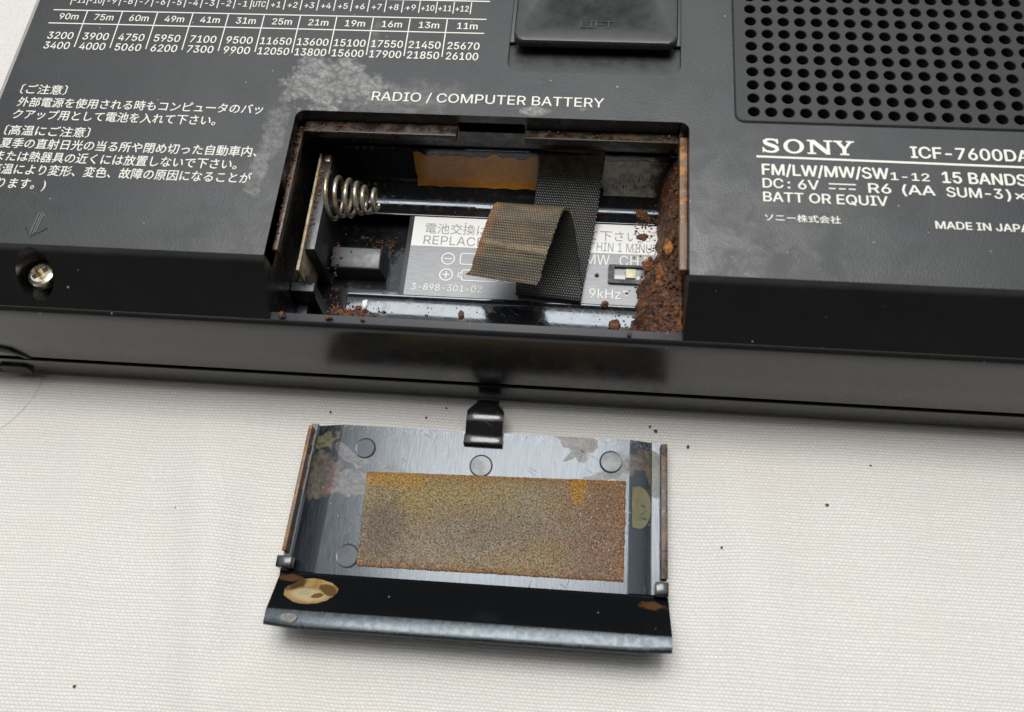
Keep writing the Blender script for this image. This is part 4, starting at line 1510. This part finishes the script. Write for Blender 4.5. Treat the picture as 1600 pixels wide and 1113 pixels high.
# side rails with their clips
mb = MB()
a = [cv(uo(0.0), 0.03, 1.9), cv(uo(0.55), 0.03, 1.9), cv(uo(0.55), 0.88, 1.9), cv(uo(0.0), 0.88, 1.9)]
b = [(x, y, 3.3) for x, y, z in a]
mb.grid([a, b], close_v=True)
mb.add(b, [(0, 1, 2, 3)])
mb.build('side_rail', M['orail'], COV, bevel=0.1)
mb = MB()
a = [cv(uo(53.6), 0.03, 1.9), cv(uo(54.55), 0.03, 1.9), cv(uo(54.55), 0.9, 1.9), cv(uo(53.6), 0.9, 1.9)]
b = [(x, y, 3.2) for x, y, z in a]
mb.grid([a, b], close_v=True)
mb.add(b, [(0, 1, 2, 3)])
mb.build('side_rail', M['rail'], COV, bevel=0.1)
mb = MB()
mb.box(-64.25, -62.0, -63.6, -61.9, 1.6, 3.9)
mb.build('clip', M['clip'], COV, bevel=0.2)
mb = MB()
mb.box(-10.3, -8.45, -63.7, -61.7, 1.6, 3.7)
mb.build('clip', M['clip'], COV, bevel=0.2)

# hooked tab at the back
prof_t = [(-43.3, 2.6), (-43.2, 3.15), (-42.0, 3.3), (-41.1, 3.75), (-40.0, 4.3), (-38.7, 4.4), (-37.5, 4.0), (-36.5, 3.2), (-35.75, 2.1)]
mb = MB()
rows = []
for i, (y, z) in enumerate(smooth_prof(prof_t, 4)):
    hw = 2.95 if y < -38.6 else 2.95 - 1.25 * min(1, (y + 38.6) / 1.8)
    if y > -42.0 and y < -38.6:
        hw = 2.8
    cxm = -36.25 + 0.02 * (y + 40)
    tz = 1.0
    rows.append([(cxm - hw, y - 0.035 * 0, z - tz), (cxm - hw, y, z), (cxm - hw * 0.5, y, z + 0.08), (cxm, y, z + 0.1), (cxm + hw * 0.5, y, z + 0.08), (cxm + hw, y, z), (cxm + hw, y, z - tz)])
mb.grid(rows)
mb.grid([[r[0] for r in rows], [r[6] for r in rows]])
for r_ in (rows[0], rows[-1]):
    mb.add(r_, [tuple(range(7))])
mb.build('hook_tab', M['clip'], COV, smooth=True, bevel=0.10, angle=40)

# moulded discs
for (x, y, r_, tx, ty) in ((-54.3, -44.75, 1.62, 0.06, 0.02), (-36.35, -46.35, 1.75, 0, 0), (-17.0, -44.45, 1.72, -0.05, -0.02), (-54.45, -61.05, 1.75, 0.065, -0.03)):
    mb = MB()
    c0, c1, c2 = circle(x, y, r_, 40), circle(x, y, r_ - 0.1, 40), circle(x, y, r_ - 0.25, 40)
    tl = lambda a, b: tx * (a - x) + ty * (b - y)
    mb.grid([[(a, b, 2.05) for a, b in c0], [(a, b, 2.27 + tl(a, b)) for a, b in c0], [(a, b, 2.325 + tl(a, b)) for a, b in c1], [(a, b, 2.29 + tl(a, b)) for a, b in c2]], close_v=True)
    mb.fill([c2], lambda p: (p[0], p[1], 2.29 + tx * (p[0] - x) + ty * (p[1] - y)))
    mb.build('moulded_disc', M['disc'], COV)

# rusted pad
q00, q10, q01, q11 = (-53.5, -48.35), (-14.6, -47.15), (-52.45, -62.45), (-14.6, -61.85)
q00, q10, q01, q11 = (-53.5, -48.3), (-14.65, -47.2), (-53.0, -62.5), (-14.55, -61.95)
rows = []
NU, NV = 210, 80
for j in range(NV + 1):
    v = j / NV
    r_ = []
    for i in range(NU + 1):
        u = i / NU
        x = (q00[0] * (1 - u) + q10[0] * u) * (1 - v) + (q01[0] * (1 - u) + q11[0] * u) * v
        y = (q00[1] * (1 - u) + q10[1] * u) * (1 - v) + (q01[1] * (1 - u) + q11[1] * u) * v
        ed = min(u * 38, (1 - u) * 38, v * 14, (1 - v) * 14)
        if ed < 1e-6:
            jx = 0.10 * mn.noise(Vector((x * 0.7, y * 0.7, 0))) + 0.16 * mn.noise(Vector((x * 4, y * 4, 3)))
            x += jx
            y += 0.10 * mn.noise(Vector((x * 0.7, y * 0.7, 8))) + 0.16 * mn.noise(Vector((x * 4, y * 4, 5)))
        z = 2.52 + 0.07 * mn.noise(Vector((x * 3.1, y * 3.1, 0))) + 0.06 * mn.noise(Vector((x * 0.6, y * 0.6, 4)))
        if v < 0.12:
            z += 0.10 * (1 - v / 0.12) * (0.5 + 0.5 * mn.noise(Vector((x * 0.8, 3, 0))))
        if ed < 1e-6:
            z = 2.12
        r_.append((x, y, z))
    rows.append(r_)
mb = MB()
mb.grid(rows)
mb.build('rusted_pad', M['pad'], COV, smooth=True, angle=180)

# dried leakage films with an outline of their own
mb = MB()
hb = [(-13.6, -54.0), (-13.75, -48.6), (-13.3, -48.0), (-12.4, -47.9), (-11.4, -48.7), (-10.9, -50.2), (-11.0, -52.0), (-11.6, -53.5), (-12.5, -54.1)]
hb = smooth_prof([(x, y) for x, y in hb + [hb[0]]], 4)[:-1]


def zc(x):
    a = (x + 63.6) / 55.2 * 54.6
    for (p, zp), (q, zq) in zip(xsec, xsec[1:]):
        if p <= a <= q:
            return zp + (zq - zp) * (a - p) / (q - p)
    return 2.0


mb.fill([hb], lambda p: (p[0], p[1], zc(p[0]) + 0.06))
film = mb.build('dried_film', M['olive'], COV, smooth=True)
mb = MB()
text(mb, '2', -12.95, -52.6, 2.1, -11.55, z=zc(-12.2) + 0.08, bold=0, zscale=0.16)
mb.build('embossed_numeral', M['amber'], (COV, film))


def lipz(y):                                                    # lip surface height seen from the bend
    return 2.25 + (-(y - (-63.9) - 0.12) - 0.7) * (7.15 - 2.25) / 5.2


mb = MB()
ov = []
for i in range(60):
    a = 2 * math.pi * i / 60
    k = 1 + 0.10 * mn.noise(Vector((math.cos(a) * 1.2, math.sin(a) * 1.2, 2))) + 0.05 * mn.noise(Vector((math.cos(a) * 4, math.sin(a) * 4, 6)))
    ov.append((-58.3 + 3.75 * k * math.cos(a), -66.7 + 2.0 * k * math.sin(a)))
mb.fill([ov], lambda p: (p[0], p[1], lipz(p[1]) + 0.05))
mb.build('dried_film', M['oval'], COV, smooth=True, props={'label': 'brown and cream oval film on the lip'})
mb = MB()
ov = []
for i in range(40):
    a = 2 * math.pi * i / 40
    k = 1 + 0.25 * mn.noise(Vector((math.cos(a) * 1.5, math.sin(a) * 1.5, 3)))
    ov.append((-59.8 + 1.2 * k * math.cos(a), -70.75 + 0.55 * k * math.sin(a)))
mb.fill([ov], lambda p: (p[0], p[1], 7.6 - 0.05 * abs(p[1] + 70.5)))
mb.build('dried_film', M['pale'], COV, smooth=True)

# ------------------------------------------------------------------ loose flakes and specks, each a thing of its own
def flake(name, c, r, seed, mat, label, cat, group, sub=3):
    m_ = MB()
    L = Thing.__new__(Thing)
    L.loc = Vector(c)
    nugget(m_, c, r, seed, sub)
    me_o = m_.build(name, mat, None, smooth=True, angle=60)
    for v in me_o.data.vertices:
        v.co -= Vector(c) * MM
    me_o.location = Vector(c) * MM
    me_o['label'] = label
    me_o['category'] = cat
    if group:
        me_o['group'] = group
    return me_o


G1 = 'rust flakes lying in the battery compartment'
flake('rust_flake', (-17.6, -26.4, 11.6), (0.85, 1.0, 0.7), 2.2, M['rustflake'], 'largest red brown rust flake in the front trough below the slide switch', 'rust flake', G1)
flake('rust_flake', (-19.2, -23.3, 12.4), (0.55, 0.5, 0.4), 7.7, M['rustflake'], 'brown rust flake on the lower edge of the silver label under 9kHz', 'rust flake', G1)
flake('rust_flake', (-40.6, -25.9, 11.4), (0.45, 0.75, 0.4), 12.9, M['rustflake'], 'pointed brown rust flake in the front trough left of the strap shadow', 'rust flake', G1)
flake('rust_flake', (-45.8, -26.2, 11.2), (0.36, 0.34, 0.3), 15.4, M['rustflake'], 'small round red rust flake in the front trough below the part number', 'rust flake', G1)
flake('rust_flake', (-13.9, -11.3, 12.3), (0.75, 0.55, 0.2), 21.0, M['rustdark'], 'flat dark square rust flake on the white band of the label', 'rust flake', G1)
flake('rust_flake', (-20.6, -18.4, 12.3), (0.3, 0.28, 0.2), 25.1, M['rustflake'], 'small rust flake on the grey label left of the slide switch', 'rust flake', G1)
flake('rust_flake', (-63.9, -32.3, 21.75), (0.5, 0.42, 0.4), 31.3, M['orange'], 'bright orange rust flake on the left end of the front sill', 'rust flake', G1)
flake('rust_flake', (-57.3, -32.3, 21.6), (0.5, 0.3, 0.35), 35.8, M['rustdark'], 'dark brown rust flake on the front sill near its left end', 'rust flake', G1)
flake('rust_flake', (-52.6, -32.3, 21.6), (0.3, 0.26, 0.25), 39.8, M['rustflake'], 'small red rust flake on the front sill below the white chip', 'rust flake', G1)
flake('rust_flake', (-16.0, -32.4, 21.6), (0.28, 0.35, 0.3), 43.1, M['rustdark'], 'dark rust speck on the right part of the front sill', 'rust flake', G1)
flake('white_chip', (-55.4, -24.9, 11.6), (0.42, 0.75, 0.3), 47.2, M['chip'], 'white plastic chip in the front trough left of the silver label', 'chip', None)
G2 = 'dark specks lying on the cloth'
SPK = [((-5.3, -40.5), (0.35, 0.5), M['rustdark'], 'dark oblong speck on the cloth right of the top right cover corner'), ((-10.2, -38.3), (0.45, 0.4), M['rustdark'], 'black crumb on the cloth above the right end of the cover'),
       ((-11.1, -37.6), (0.25, 0.35), M['rustdark'], 'small tiny black crumb beside a bigger one on the cloth above the cover'), ((14.7, -48.4), (0.40, 0.38), M['orange'], 'orange rust crumb alone on the cloth at right'),
       ((-0.7, -55.8), (0.25, 0.3), M['rustdark'], 'dark speck on the cloth to the right of the rusty pad'), ((21.6, -41.8), (0.24, 0.2), M['rustdark'], 'dark speck on the cloth near the radio below MADE IN JAPAN'),
       ((-61.4, -38.4), (0.22, 0.4), M['rustdark'], 'dark speck on the cloth above the top left cover corner'), ((-46.0, -38.4), (0.25, 0.3), M['rustdark'], 'dark speck on the cloth left of the hook tab, nearest the cover'),
       ((-43.0, -36.6), (0.24, 0.26), M['rustdark'], 'dark speck on the cloth left of the hook tab, nearest the radio'), ((-90.8, -81.6), (0.34, 0.36), M['rustdark'], 'black speck on the cloth at lower left, away from the cover')]
for k, ((x, y), (rx, ry), m_, lb) in enumerate(SPK):
    flake('crumb', (x, y, cloth_h(x, y) + 0.14), (rx * 0.62, ry * 0.62, 0.2), 50 + 3.7 * k, m_, lb, 'crumb', G2, 2)
mb = MB()
hp = [(-113.0, -34.9), (-112.0, -36.2), (-111.4, -38.5), (-112.0, -41.5), (-114.0, -44.5), (-117.0, -46.5), (-120.0, -47.3)]
hp = [(-110.2, -35.6), (-110.6, -38.2), (-111.9, -41.2), (-114.2, -44.2), (-117.3, -46.4), (-121, -47.6)]
hp = smooth_prof(hp, 6)
mb.tube([(x, y, cloth_h(x, y) + 0.16) for x, y in hp], 0.02, 6)
o = mb.build('hair', M['hair'], None, smooth=True)
o['label'] = 'thin curved brown hair lying on the cloth by the left end of the radio'
o['category'] = 'hair'
